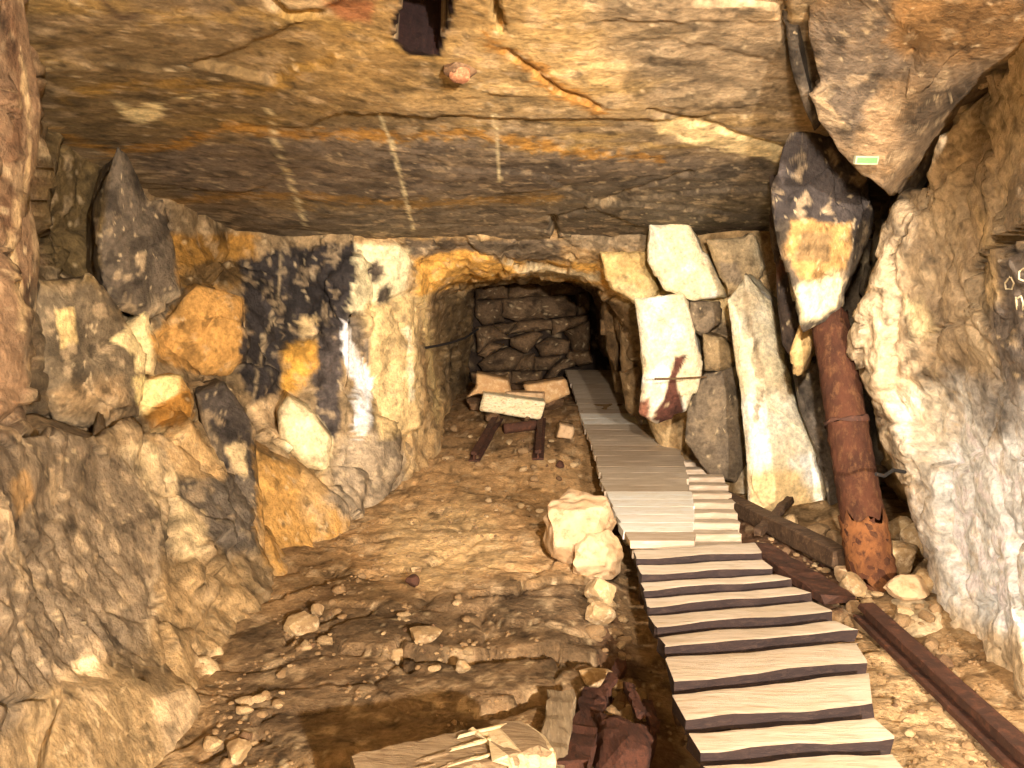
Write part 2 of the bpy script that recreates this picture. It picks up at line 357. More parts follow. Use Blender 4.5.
# right wall
patch(Rw, [(985, 250), (1060, 235), (1060, 420), (1010, 400), (990, 330)], (112, 98, 82), 8, 6)
patch(Rw, [(955, 380), (1060, 400), (1060, 640), (960, 650), (930, 560), (920, 470)], (255, 246, 226), 30, 14)  # overexposed brightness of the lower wall painted white
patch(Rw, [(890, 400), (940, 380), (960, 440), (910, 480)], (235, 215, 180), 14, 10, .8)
patch(Rw, [(905, 300), (925, 296), (935, 330), (915, 345)], (238, 208, 150), 8, 8, .8)
patch(Rw, [(975, 205), (990, 215), (1000, 300), (988, 310)], (215, 180, 125), 6, 5, .8)
patch(Rw, [(965, 380), (1020, 360), (1030, 430), (980, 440)], (140, 122, 100), 12, 8, .7)
patch(Rw, [(930, 610), (1060, 640), (1060, 730), (960, 690)], (222, 190, 142), 20, 10, .8)
# roof blocks on the right
patch(RB, [(812, 20), (900, 10), (905, 60), (885, 110), (850, 140), (822, 90)], (120, 102, 80), 10, 8, .9)
patch(RB, [(900, -10), (1040, 5), (1020, 50), (930, 60), (890, 40)], (160, 118, 68), 14, 10, .8)
patch(RB, [(880, 80), (930, 85), (905, 130), (880, 180), (850, 150)], (180, 145, 102), 10, 8, .9)
stroke(RB, [(810, 90), (830, 108), (848, 130)], (215, 180, 130), 4, 3, .8)
patch(('hang',), [(770, 100), (880, 120), (875, 215), (845, 236), (800, 215), (770, 225)], (74, 64, 56), 6, 6)
patch(('hang',), [(790, 222), (850, 222), (846, 270), (840, 290), (800, 280), (788, 250)], (196, 148, 84), 5, 6)
patch(('hang',), [(800, 235), (832, 230), (826, 262), (796, 262)], (130, 104, 68), 6, 6, .8)
patch(('hang',), [(795, 288), (845, 272), (836, 310), (800, 324)], (246, 222, 166), 4, 5)
patch(('white1',), [(675, 356), (687, 356), (676, 380), (684, 411), (664, 428), (650, 420), (664, 400)], (92, 54, 40), 2, 2)
patch(('white1',), [(636, 403), (650, 398), (650, 424), (638, 420)], (150, 96, 70), 3, 2)
patch(('white2',), [(745, 470), (800, 470), (830, 530), (745, 530)], (226, 190, 130), 12, 6)
stroke(('white2',), [(745, 290), (752, 330), (762, 380), (756, 420)], (196, 170, 130), 5, 5, .8)
patch(('white2',), [(712, 262), (738, 262), (744, 285), (724, 280)], (150, 130, 104), 4, 4, .8)
# floor
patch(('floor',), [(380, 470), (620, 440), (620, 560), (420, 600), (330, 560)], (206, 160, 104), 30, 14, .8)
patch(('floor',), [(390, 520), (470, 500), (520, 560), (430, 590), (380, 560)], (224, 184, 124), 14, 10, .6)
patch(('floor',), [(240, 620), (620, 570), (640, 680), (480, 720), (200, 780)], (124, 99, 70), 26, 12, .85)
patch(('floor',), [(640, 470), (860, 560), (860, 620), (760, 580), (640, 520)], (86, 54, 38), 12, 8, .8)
patch(('floor',), [(860, 640), (1040, 740), (1040, 800), (880, 800)], (205, 168, 118), 14, 8, .8)
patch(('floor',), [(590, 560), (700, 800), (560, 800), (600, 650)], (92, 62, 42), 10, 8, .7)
patch(('floor',), [(430, 380), (600, 380), (600, 440), (430, 440)], (150, 112, 70), 14, 8, .7)

# ------------------------------------------------------------------ floor
def floor_h(P):
    h = .05*fbm(P*np.array([1.1, 1.1, 0])+3.7, 4, 3)+.02*fbm(P*np.array([7, 7, 0]), 3, 5)
    v, j = facets((P+.1*fbm(P*5, 2, 8)[:, None])*np.array([1.7, 2.6, 0])+5.5, 77, .5)
    return h+.03*v-.02*np.clip(1-j/.06, 0, 1)
def floor_base(x, y):
    z = np.minimum(np.clip(y-7.2, 0, None)*.15, .36)
    # toe of the left wall and the bank at the right
    z = z+.07*np.clip((-x-1.1)/.5, 0, 1)**1.5
    z = z+.10*np.clip((x-1.75)/.5, 0, 1)
    # trough beside and beneath the walkway
    cx = np.interp(y, [2, 2.6, 3.3, 4.7, 6.2, 8, 11], [.62, .66, .75, .95, 1.0, 1.02, 1.0])
    z = z-.13*np.exp(-((x-cx)/.48)**4)*np.clip((9-y)/2, 0, 1)
    return z
FC = [([(395, 648), (430, 655), (470, 658), (520, 652), (560, 650), (600, 662)], 5.5, .14),
      ([(470, 594), (510, 590), (545, 582), (590, 580)], 3, .07),
      ([(480, 712), (530, 700), (570, 696), (600, 690), (620, 700)], 7, .15),
      ([(560, 662), (600, 655), (618, 672)], 4, .08),
      ([(285, 640), (310, 622), (335, 612)], 3, .07),
      ([(205, 760), (230, 745), (270, 738)], 4, .07), ([(400, 640), (398, 660), (410, 668)], 4, .07)]
xs = np.concatenate([np.linspace(-3.2, -1.6, 22)[:-1], np.linspace(-1.6, 2.4, 300), np.linspace(2.4, 3.6, 16)[1:]])
ys = np.concatenate([np.linspace(-3.6, 2.2, 50)[:-1], 2.2*np.exp(np.linspace(0, math.log(13.2/2.2), 270))])
X, Y = np.meshgrid(xs, ys); P = np.stack([X.ravel(), Y.ravel(), np.zeros(X.size)], 1)
P[:, 2] = floor_base(P[:, 0], P[:, 1])+floor_h(P)
P[:, 2] += cracks_disp(P, FC)
FLOORZ = P[:, 2].reshape(X.shape)
def fz(x, y):
    i = int(np.clip(np.searchsorted(ys, y)-1, 0, len(ys)-2)); j = int(np.clip(np.searchsorted(xs, x)-1, 0, len(xs)-2))
    u = (y-ys[i])/(ys[i+1]-ys[i]); v = (x-xs[j])/(xs[j+1]-xs[j])
    return float(FLOORZ[i, j]*(1-u)*(1-v)+FLOORZ[i+1, j]*u*(1-v)+FLOORZ[i, j+1]*(1-u)*v+FLOORZ[i+1, j+1]*u*v)
def onfloor(px, py, it=6):
    r = ray(px, py); lo, hi = 1.9, 13.0; ystep = np.arange(1.9, 12.9, .08)
    for yy in ystep:
        q = r*(yy/r[1]); hi = yy
        if q[2]+CAMZ < fz(q[0], yy): break
        lo = yy
    for _ in range(7):
        m = (lo+hi)/2; q = r*(m/r[1])
        if q[2]+CAMZ < fz(q[0], m): hi = m
        else: lo = m
    q = r*(hi/r[1]); return np.array([q[0], q[1], fz(q[0], q[1])])
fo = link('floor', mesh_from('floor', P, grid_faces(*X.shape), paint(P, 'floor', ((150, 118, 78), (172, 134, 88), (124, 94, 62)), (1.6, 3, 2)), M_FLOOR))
tag(fo, 'earthen mine floor with cracks and rubble', kind='structure')

# ------------------------------------------------------------------ ceiling
def roofz(y): return 3.05-.14*y if y > 1.5 else 2.84
cx_ = [-3.2, -2.2, -1.1, 0, 1.1, 2.2, 3.6]; cy_ = [-3.6, 0, 2.4, 3.2, 4.2, 5.4, 6.6, 7.7]
ctrl = [[(x, y, roofz(y)+.03*math.sin(x*2+y)) for x in cx_] for y in cy_]
CC = [([(553, 218), (556, 242)], 4, .08), ([(553, 220), (600, 205), (690, 172)], 2.5, .03), ([(700, 0), (780, 2), (790, 50), (802, 90)], 4, .06),
      ([(497, -10), (499, 28)], 4, .15), ([(268, 0), (285, 16), (320, 18)], 4, .05),
      ([(505, 50), (560, 92), (600, 108)], 3, .02), ([(650, 112), (720, 128), (790, 152)], 3, .02)]
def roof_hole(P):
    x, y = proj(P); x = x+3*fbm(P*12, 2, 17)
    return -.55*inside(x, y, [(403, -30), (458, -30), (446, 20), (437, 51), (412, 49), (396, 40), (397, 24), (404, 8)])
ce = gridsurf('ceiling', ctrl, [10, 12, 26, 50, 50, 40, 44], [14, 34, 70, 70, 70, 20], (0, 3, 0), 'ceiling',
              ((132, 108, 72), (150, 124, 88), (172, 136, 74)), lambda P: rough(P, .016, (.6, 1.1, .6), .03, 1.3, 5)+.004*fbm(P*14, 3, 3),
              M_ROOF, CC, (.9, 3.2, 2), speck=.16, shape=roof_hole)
tag(ce, 'grey and ochre banded rock roof', kind='structure')

# ------------------------------------------------------------------ left wall
def A(px, py, d): return tuple(at(px, py, d))
rows = [-160, 0, 110, 240, 330, 415, 432, 500, 600, 700, 810]
tab = {  # px : depth per row
 -330: [1.5, 1.6, 1.6, 1.6, 1.6, 1.6, 1.55, 1.5, 1.45, 1.4, 1.4],
 -80:  [2.4, 2.4, 2.4, 2.4, 2.4, 2.3, 2.2, 2.1, 2.0, 1.9, 1.85],
 15:   [3.1, 3.1, 3.1, 3.1, 3.0, 2.95, 2.75, 2.65, 2.45, 2.3, 2.2],
 45:   [4.0, 4.0, 4.7, 4.9, 4.6, 4.3, 3.1, 3.0, 2.7, 2.45, 2.3],
 110:  [5.2, 5.2, 5.6, 5.5, 5.0, 4.7, 3.8, 3.6, 3.15, 2.8, 2.55],
 175:  [6.2, 6.2, 6.6, 6.4, 5.7, 5.0, 4.6, 4.2, 3.6, 3.2, 2.85],
 240:  [6.6, 6.6, 7.2, 7.2, 6.4, 5.9, 5.7, 5.0, 4.15, 3.6, 3.3],
 300:  [7.2, 7.2, 7.3, 7.3, 7.0, 6.6, 6.3, 5.8, 4.8, 4.2, 4.0],
 352:  [7.2, 7.2, 7.2, 7.1, 6.9, 6.7, 6.6, 6.3, 5.6, 5.2, 5.0],
 405:  [7.7, 7.7, 7.7, 7.7, 7.6, 7.5, 7.5, 7.3, 7.0, 6.8, 6.6]}
ctrl = []
for i, py in enumerate(rows):
    zb = at(-330, py, tab[-330][i])[2]
    ctrl.append([(-1.9, -3.6, zb), (-1.7, -.5, zb)]+[A(px, py, tab[px][i]) for px in sorted(tab)])
# (-80 column stays off the left edge of the frame)
def low_left(P):
    x, y = proj(P); return 1-.6*np.clip((210-x)/60, 0, 1)*np.clip((y-425)/30, 0, 1)
def pick_marks(P):
    x, y = proj(P); m = np.clip((150-x)/40, 0, 1)*np.clip((y-500)/40, 0, 1)*np.clip((720-y)/40, 0, 1)
    g = fbm(np.stack([P[:, 0]*6, P[:, 1]*26+P[:, 2]*9, P[:, 2]*9], 1), 2, 97)*1.6
    return m*.014*g
LC = [([(30, 418), (50, 418), (72, 424), (90, 422)], 6, .28), ([(110, 424), (150, 428), (200, 420)], 5, .16),
      ([(110, 469), (140, 482)], 3, .07), ([(195, 645), (225, 650)], 2.5, .05), ([(0, 697), (30, 700), (50, 694)], 3, .05),
      ([(38, 230), (40, 260), (34, 300)], 4, .12), ([(60, 150), (50, 100), (38, 60)], 4, .1), ([(254, 405), (262, 470), (260, 540), (280, 580)], 4, .08),
      ([(240, 300), (244, 360)], 3, .05), ([(110, 300), (135, 350), (138, 420)], 3, .06), ([(330, 330), (318, 335)], 3, .03),
      ([(165, 480), (172, 540), (160, 600)], 4, .05)]
wl = gridsurf('wall_left', ctrl, [8, 30, 36, 30, 28, 8, 24, 34, 34, 16], [6, 8, 14, 26, 14, 24, 24, 26, 24, 22, 22], (2.2, 3.5, 1.2), 'left',
              ((140, 115, 80), (166, 136, 94), (118, 96, 66)), lambda P: low_left(P)*rough(P, .085, (1.5, 1.5, 1.9), .10, 1.7, 21, .02)+.012*fbm(P*13, 3, 3)+1.4*pick_marks(P),
              M_ROCK, LC, (2, 2, 2), speck=.2)
tag(wl, 'rough hewn left rock wall', kind='structure')

# ------------------------------------------------------------------ tunnel mouth and drive
rings = [
 [(352, 600, 6.75), (350, 480, 6.9), (345, 350, 7.1), (345, 205, 7.3), (440, 200, 7.35), (540, 200, 7.4), (640, 200, 7.4), (720, 200, 7.2), (800, 205, 7.0), (812, 330, 6.9), (830, 450, 6.6), (840, 590, 6.3)],
 [(385, 585, 6.85), (378, 470, 7.0), (378, 340, 7.15), (385, 236, 7.35), (450, 232, 7.4), (530, 232, 7.5), (620, 235, 7.4), (690, 245, 7.3), (740, 280, 7.1), (750, 350, 7.1), (755, 440, 6.9), (760, 560, 6.6)],
 [(425, 560, 7.2), (414, 450, 7.4), (412, 340, 7.5), (416, 262, 7.6), (455, 250, 7.65), (530, 256, 7.7), (600, 258, 7.6), (648, 275, 7.5), (690, 300, 7.4), (700, 350, 7.45), (705, 420, 7.4), (710, 530, 7.2)],
 [(446, 520, 8.0), (432, 440, 8.1), (428, 350, 8.1), (437, 292, 8.1), (470, 278, 8.1), (530, 270, 8.2), (580, 276, 8.2), (606, 290, 8.1), (624, 315, 8.0), (640, 360, 8.0), (652, 420, 7.9), (670, 500, 7.8)],
 [(462, 470, 9.6), (450, 415, 9.8), (450, 350, 9.8), (458, 296, 9.8), (480, 284, 9.8), (530, 277, 9.8), (575, 280, 9.8), (596, 290, 9.8), (604, 310, 9.8), (614, 345, 9.8), (636, 400, 9.7), (655, 460, 9.6)],
 [(480, 440, 12.5), (474, 395, 12.5), (472, 345, 12.5), (476, 292, 12.5), (490, 284, 12.5), (530, 280, 12.5), (570, 282, 12.5), (590, 290, 12.5), (595, 310, 12.5), (598, 335, 12.5), (615, 372, 12.5), (628, 420, 12.5)]]
ctrl = [[A(*p) for p in r] for r in rings]
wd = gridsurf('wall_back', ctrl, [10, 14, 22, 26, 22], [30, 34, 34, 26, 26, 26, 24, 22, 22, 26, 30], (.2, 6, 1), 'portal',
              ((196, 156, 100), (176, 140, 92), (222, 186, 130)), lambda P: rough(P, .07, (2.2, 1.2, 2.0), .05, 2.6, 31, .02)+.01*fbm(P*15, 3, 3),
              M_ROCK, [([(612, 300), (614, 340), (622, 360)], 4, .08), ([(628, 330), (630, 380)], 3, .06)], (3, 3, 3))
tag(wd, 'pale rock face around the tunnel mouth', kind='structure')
# end wall behind the packed stones
ctrl = [[A(px, py, 12.45) for px in (455, 500, 550, 600, 645)] for py in (265, 300, 340, 380, 440)]
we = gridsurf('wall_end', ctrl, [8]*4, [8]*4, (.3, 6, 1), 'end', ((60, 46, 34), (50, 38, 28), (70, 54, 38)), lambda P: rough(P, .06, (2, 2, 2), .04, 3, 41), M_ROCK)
tag(we, 'packed stone wall closing the far end', kind='structure')

# ------------------------------------------------------------------ right wall
rowsR = [-160, 40, 120, 200, 300, 335, 400, 470, 550, 640, 720, 830]
edge = [(905, 3.9), (975, 3.6), (935, 4.0), (897, 4.3), (872, 4.55), (852, 4.7), (878, 4.6), (900, 4.45), (930, 4.25), (950, 3.95), (985, 3.5), (1030, 3.0)]
ctrl = []
for py, (ex, ed) in zip(rowsR, edge):
    zb = at(1250, py, 2.3)[2]; f = np.clip((py-200)/500, 0, 1)
    r = [A(ex-8, py, 7.4), A(ex-2, py, 6.0), A(ex, py, ed+.25), A(ex+8, py, ed),
         A(ex+(1030-ex)*.33+8, py, ed*.72+3.35*.28), A(ex+(1030-ex)*.66+8, py, ed*.38+3.25*.62), A(max(1034, ex+24), py, min(3.2, ed-.1)), A(1120, py, 2.75), A(1280, py, 2.2)]
    r += [(1.95, .8, zb), (2.1, -3.6, zb)]
    ctrl.append(r)
RC = [([(1040, 228), (1000, 246), (975, 270), (968, 278)], 6, .3), ([(968, 100), (960, 160), (956, 215)], 5, .16), ([(905, 180), (920, 150), (945, 115), (975, 95)], 5, .14), ([(966, 280), (972, 310)], 3, .08),
      ([(985, 60), (978, 110), (968, 140)], 3, .07), ([(935, 110), (915, 140), (905, 165)], 4, .1), ([(975, 300), (985, 340), (1000, 400)], 2.5, .03),
      ([(908, 200), (896, 240)], 3, .07), ([(925, 350), (935, 330)], 3, .05)]
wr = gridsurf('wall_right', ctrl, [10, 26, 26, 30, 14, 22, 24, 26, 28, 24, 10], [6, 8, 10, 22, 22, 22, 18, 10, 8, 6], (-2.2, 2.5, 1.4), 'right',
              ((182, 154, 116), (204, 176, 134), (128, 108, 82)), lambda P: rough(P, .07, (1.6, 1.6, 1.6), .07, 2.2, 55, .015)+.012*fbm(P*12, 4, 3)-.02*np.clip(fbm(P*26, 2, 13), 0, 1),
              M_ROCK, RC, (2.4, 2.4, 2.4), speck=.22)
tag(wr, 'pale pitted right rock wall', kind='structure')
# recess behind the prop and the closed gallery behind the camera
ctrl = [[A(px, py, 7.5) for px in (760, 830, 900, 1000, 1150)] for py in (-60, 150, 300, 450, 620)]
wc = gridsurf('wall_recess', ctrl, [8]*4, [8]*4, (1, 3, 1), 'rec', ((110, 92, 70), (92, 76, 56), (130, 108, 80)), lambda P: rough(P, .1, (1.5,)*3, .1, 2, 61), M_ROCK)
tag(wc, 'dark rock at the back of the crevice', kind='structure')
ctrl = [[(x, -3.5, z) for x in (-3.2, -1.5, 0, 1.5, 3.6)] for z in (-.3, .6, 1.5, 2.3, 3.1)]
wb = gridsurf('wall_rear', ctrl, [6]*4, [6]*4, (0, 3, 1), 'rear', ((150, 122, 84), (130, 106, 76), (110, 90, 64)), lambda P: rough(P, .12, (1.2,)*3, .1, 2, 66), M_ROCK)
tag(wb, 'rock behind the viewpoint', kind='structure')

# ------------------------------------------------------------------ rock blocks of the walls
def slab_me(name, poly, d, thick, bulge=.1, gx=0., gy=0., surf='x', cols=((150, 122, 84),)*3, amp=.035, fs=3.0, n=84, seed=1, mat=None, back=1.0, crisp=3.0, centre=None, dirv=(0, 1, 0)):
    dirv = np.array(dirv, float); dirv /= np.linalg.norm(dirv)
    """a solid rock: outline at distance d (tilted by gx, gy), swelling towards the viewer, running back `thick` metres"""
    poly = [tuple(map(float, p)) for p in poly]
    L = [math.dist(poly[i], poly[(i+1) % len(poly)]) for i in range(len(poly))]; T = sum(L); ring = []; n = int(min(230, max(40, T/3.2)))
    for k in range(n):
        s = T*k/n; i = 0
        while s > L[i]: s -= L[i]; i += 1
        t = s/L[i]; a, b = poly[i], poly[(i+1) % len(poly)]; ring.append((a[0]+(b[0]-a[0])*t, a[1]+(b[1]-a[1])*t))
    ring = np.array(ring); c = np.array(centre) if centre else ring.mean(0)
    V = []; fr = int(min(48, max(8, np.hypot(*(ring-c).T).max()/3.2)))
    for k in range(fr+1):
        s = (k/fr)
        for p in ring:
            q = c+(p-c)*max(s, .001)
            dd = d+gx*(q[0]-c[0])/100+gy*(q[1]-c[1])/100-bulge*(1-s**crisp)
            V.append(at(q[0], q[1], dd))
    nb = max(3, int(thick/.07)); c3 = at(c[0], c[1], d)
    for k in range(1, nb+1):
        u = k/nb
        for p in ring:
            dd = d+gx*(p[0]-c[0])/100+gy*(p[1]-c[1])/100
            w0 = at(p[0], p[1], dd); w0 = w0+(w0-np.array([c3[0], w0[1], c3[2]]))*(back-1)*u; w0 = w0+dirv*thick*u; V.append(w0)
    V = np.array(V); R = fr+1+nb; Fq = []
    for k in range(R-1):
        for i in range(n):
            j = (i+1) % n; Fq.append((k*n+i, k*n+j, (k+1)*n+j, (k+1)*n+i))
    V = np.vstack([V, V[(R-1)*n:].mean(0)[None]]); z = len(V)-1
    for i in range(n): Fq.append(((R-1)*n+i, (R-1)*n+(i+1) % n, z))
    cc = V.mean(0); dr = V-cc; dr /= np.linalg.norm(dr, axis=1, keepdims=True)+1e-9
    v, j = facets((V+.05*fbm(V*5, 2, seed)[:, None])*fs, seed); h = amp*(v+.6*fbm(V*5, 4, seed+1))+.016*fbm(V*11, 4, 2)
    V = V+dr*h[:, None]*.7
    me = mesh_from(name, V, Fq, paint(V, surf, cols, (3, 3, 3)), mat or M_ROCK)
    return me
def block(parent, poly, d, thick, label=None, name='rock_block', **kw):
    if 'dirv' not in kw:
        mx = sum(p[0] for p in poly)/len(poly); kw['dirv'] = ((mx-512)/900*1.35, 1, 0)
    kw['bulge'] = kw.get('bulge', .1)*.55; kw['crisp'] = kw.get('crisp', 5.0); kw['amp'] = kw.get('amp', .035)*1.35
    me = slab_me(name, poly, d, thick, **kw)
    bm = bmesh.new(); bm.from_mesh(me); bmesh.ops.remove_doubles(bm, verts=bm.verts, dist=.0008); bmesh.ops.recalc_face_normals(bm, faces=bm.faces); bm.to_mesh(me); bm.free()
    o = link(name, me, parent)
    if label: o['label'] = label
    return o
G1 = ((140, 115, 80), (166, 136, 94), (118, 96, 66)); DK = ((98, 84, 66), (84, 72, 56), (116, 98, 74)); CR = ((240, 210, 150), (225, 192, 135), (248, 226, 176))
TN = ((206, 152, 80), (190, 140, 78), (222, 172, 100)); WH = ((252, 236, 200), (240, 216, 166), (255, 248, 228)); RBc = ((144, 118, 86), (118, 98, 74), (160, 126, 84))
# left
block(wl, [(118, 148), (127, 156), (148, 203), (162, 201), (174, 240), (182, 296), (150, 316), (112, 306), (98, 262), (102, 200)], 4.75, .9, 'dark grey pointed wedge', gx=.5, bulge=.12, surf='left', cols=DK, seed=3, amp=.03)
block(wl, [(40, 282), (90, 276), (120, 310), (142, 352), (140, 418), (100, 424), (55, 420), (34, 380)], 4.35, .7, gx=.5, bulge=.16, surf='left', cols=G1, seed=4)
block(wl, [(152, 335), (183, 297), (198, 284), (243, 298), (246, 352), (226, 372), (197, 373), (158, 362)], 5.75, .8, 'tan fractured block', gx=.5, bulge=.12, surf='left', cols=TN, seed=5)
block(wl, [(133, 379), (181, 376), (192, 390), (192, 424), (150, 428), (136, 404)], 5.0, .6, 'cream topped block', gx=.4, bulge=.1, surf='left', cols=TN, seed=6, n=60)
block(wl, [(112, 338), (146, 312), (158, 343), (152, 372), (136, 372)], 4.75, .5, 'cream chip', gx=.4, bulge=.08, surf='left', cols=CR, seed=7, n=48, amp=.02)
block(wl, [(120, 444), (156, 440), (194, 420), (228, 478), (182, 520), (166, 520), (140, 486)], 4.45, .7, gx=.6, bulge=.12, surf='left', cols=CR, seed=8)
block(wl, [(196, 394), (225, 384), (254, 427), (262, 500), (266, 570), (225, 585), (205, 545), (210, 470)], 4.95, .8, gx=.4, bulge=.12, gy=-.4, surf='left', cols=DK, seed=9)
block(wl, [(277, 412), (288, 396), (313, 412), (334, 438), (330, 474), (304, 468), (280, 440)], 6.15, .5, 'smooth cream boulder face', gx=.3, bulge=.14, surf='left', cols=CR, seed=10, n=60, amp=.015)
block(wl, [(256, 450), (300, 470), (345, 505), (352, 570), (322, 606), (286, 590), (262, 545)], 5.45, .7, 'ochre bulge', gx=.7, gy=-.35, bulge=.12, surf='left', cols=((190, 146, 88), (172, 128, 76), (206, 166, 108)), seed=12)
block(wl, [(-30, -40), (16, -40), (30, 50), (40, 112), (31, 195), (40, 255), (31, 330), (26, 405), (12, 490), (-50, 520)], 3.05, .8, 'smooth brown pillar of rock', gx=.5, bulge=.12, surf='left', cols=((136, 106, 74), (112, 84, 58), (168, 136, 98)), seed=13, amp=.03, fs=2)
block(wl, [(-40, 440), (50, 428), (118, 450), (160, 505), (168, 580), (160, 660), (60, 720), (-60, 720)], 3.05, .6, 'large grey rock with pick marks', gx=.55, gy=-.25, bulge=.14, surf='left', cols=G1, seed=14, amp=.022, fs=1.6, n=130)
block(wl, [(60, 690), (130, 668), (190, 690), (212, 735), (200, 790), (40, 800)], 2.72, .6, gx=.5, gy=-.25, bulge=.08, surf='left', cols=G1, seed=16, amp=.04)
# around the tunnel mouth, right side
block(wd, [(649, 222), (686, 219), (706, 252), (726, 296), (692, 300), (664, 290), (648, 262)], 6.95, .6, 'cream overhanging block', bulge=.12, surf='wh', cols=WH, seed=20, amp=.03)
block(wd, [(635, 300), (684, 293), (692, 324), (700, 357), (698, 390), (686, 414), (657, 424), (638, 414), (643, 368), (640, 336)], 6.85, .7, 'white hanging rock with red stained cleft', bulge=.14, surf='white1', cols=WH, seed=21, amp=.03)
block(wd, [(689, 300), (720, 302), (718, 322), (702, 339), (687, 328)], 7.1, .5, bulge=.08, surf='x', cols=((130, 110, 84),)*3, seed=22, n=48, amp=.02)  # this rock and the next two have shade put into their colours
block(wd, [(702, 333), (722, 337), (739, 359), (730, 371), (704, 372)], 7.0, .5, bulge=.08, surf='x', cols=((146, 120, 82),)*3, seed=23, n=48, amp=.02)
block(wd, [(704, 374), (739, 366), (742, 419), (748, 462), (736, 482), (709, 474), (686, 441), (687, 404)], 6.95, .6, 'leaning slab with shade in its dark colour', bulge=.09, surf='x', cols=((108, 92, 72), (120, 102, 78), (96, 80, 60)), seed=24, amp=.025)
block(wd, [(728, 300), (746, 274), (771, 300), (784, 346), (790, 382), (803, 419), (822, 455), (828, 490), (818, 520), (772, 528), (748, 510), (744, 450), (741, 390), (733, 345)], 6.35, .9, 'white limewashed pillar', gy=-.15, bulge=.16, surf='white2', cols=WH, seed=25, amp=.035, n=110)
block(wd, [(600, 252), (648, 250), (660, 290), (642, 306), (610, 290)], 7.35, .5, bulge=.1, surf='x', cols=((236, 196, 124), (222, 180, 108), (244, 212, 150)), seed=26, amp=.025, n=60)
block(wd, [(706, 240), (752, 236), (764, 268), (746, 290), (728, 294)], 6.9, .5, bulge=.1, surf='white2', cols=((225, 192, 140), (200, 168, 120), (245, 225, 180)), seed=27, amp=.03, n=60)
for i, (p, dd) in enumerate([([(604, 292), (618, 300), (622, 330), (616, 372), (606, 350), (601, 315)], 8.7), ([(618, 322), (633, 318), (640, 345), (636, 380), (622, 372)], 8.3),
                             ([(620, 372), (640, 368), (650, 405), (640, 425), (626, 408)], 8.2), ([(606, 345), (617, 352), (626, 395), (615, 392)], 9.6)]):
    block(wd, p, dd, .5, bulge=.08, surf='x', cols=((128, 100, 64), (108, 82, 52), (150, 120, 80)), seed=30+i, n=44, amp=.03, fs=5)
# strip of dark rock left of the hanging block, and grey rock behind the prop
block(wc, [(770, 150), (786, 140), (795, 220), (797, 300), (806, 345), (796, 366), (782, 345), (776, 290), (770, 230)], 5.7, .9, 'dark vertical strip', bulge=.08, surf='x', cols=((72, 58, 46), (60, 50, 42), (110, 70, 46)), seed=40, amp=.03)
block(wc, [(792, 366), (818, 362), (830, 426), (842, 520), (838, 560), (822, 470), (800, 410)], 6.1, .7, bulge=.06, surf='x', cols=((118, 104, 86), (100, 86, 70), (136, 118, 94)), seed=41, amp=.03)
block(wc, [(800, 325), (816, 316), (812, 345), (803, 372), (793, 376), (790, 350)], 5.3, .3, bulge=.05, surf='x', cols=((215, 175, 110), (190, 150, 95), (150, 90, 60)), seed=42, n=40, amp=.02)
# roof blocks at the right
rb1 = block(ce, [(802, -60), (1060, -60), (1050, 40), (1008, 56), (980, 62), (952, 88), (932, 112), (908, 150), (884, 186), (862, 168), (846, 150), (824, 118), (812, 92), (800, 40)], 3.42, 1.0, 'large low roof slab tapering to a point', gx=-.12, gy=.50, bulge=.08, surf='rblock', cols=RBc, seed=50, amp=.05, fs=1.6, n=150, centre=(900, 40))
block(ce, [(782, -40), (803, -30), (800, 60), (812, 100), (804, 108), (792, 70), (784, 30)], 3.6, .5, 'dark sliver', bulge=.05, gy=.5, surf='x', cols=DK, seed=51, n=60, amp=.02)
block(wc, [(800, 108), (812, 112), (824, 130), (872, 180), (876, 208), (862, 262), (852, 290), (838, 312), (804, 326), (794, 290), (782, 240), (776, 190), (784, 150)], 4.95, .8, 'hanging block, dark above and cream at its foot', gx=.15, bulge=.12, dirv=(.30, 1, 0), surf='hang', cols=DK, seed=52, amp=.04, n=120)
block(wr, [(1050, 250), (1020, 262), (990, 285), (994, 330), (1012, 400), (1060, 440), (1090, 300)], 3.3, .5, 'dark slate-grey face with chalk marks', gx=-.5, bulge=.03, surf='right', cols=((112, 98, 82), (98, 86, 72), (128, 110, 88)), seed=54, amp=.02)

# packed stones of the end wall
def z7(p): return (430+p[0]/5.39, 260+p[1]/5.39)
stones = [[(400, 215), (730, 190), (780, 250), (775, 300), (480, 325), (405, 300)], [(250, 225), (385, 218), (395, 330), (290, 350), (250, 300)],
 [(480, 335), (560, 325), (655, 325), (655, 372), (560, 380), (430, 395)], [(665, 322), (780, 308), (850, 296), (850, 330), (720, 380), (665, 398)],
 [(440, 425), (560, 385), (605, 402), (520, 500), (440, 462)], [(265, 560), (330, 505), (420, 478), (500, 510), (452, 590), (290, 600)],
 [(262, 510), (318, 442), (400, 465), (300, 525)], [(250, 368), (340, 356), (425, 425), (335, 438), (262, 500)], [(462, 592), (484, 530), (560, 510), (556, 592)],
 [(575, 462), (640, 420), (752, 440), (740, 505), (600, 520)], [(725, 382), (860, 322), (862, 488), (770, 492), (752, 420)],
 [(565, 525), (700, 520), (645, 592), (562, 592)], [(610, 660), (660, 580), (725, 535), (792, 530), (780, 572), (720, 580), (655, 665)],
 [(750, 498), (862, 492), (870, 552), (795, 566), (745, 525)], [(230, 610), (430, 600), (430, 665), (240, 670)], [(445, 602), (600, 602), (596, 665), (440, 668)],
 [(790, 165), (860, 170), (860, 290), (800, 300), (785, 240)], [(340, 350), (470, 335), (430, 395), (400, 400)], [(250, 120), (420, 110), (420, 205), (250, 212)], [(430, 108), (640, 108), (640, 190), (430, 205)], [(650, 112), (790, 130), (860, 160), (785, 185), (650, 190)]]
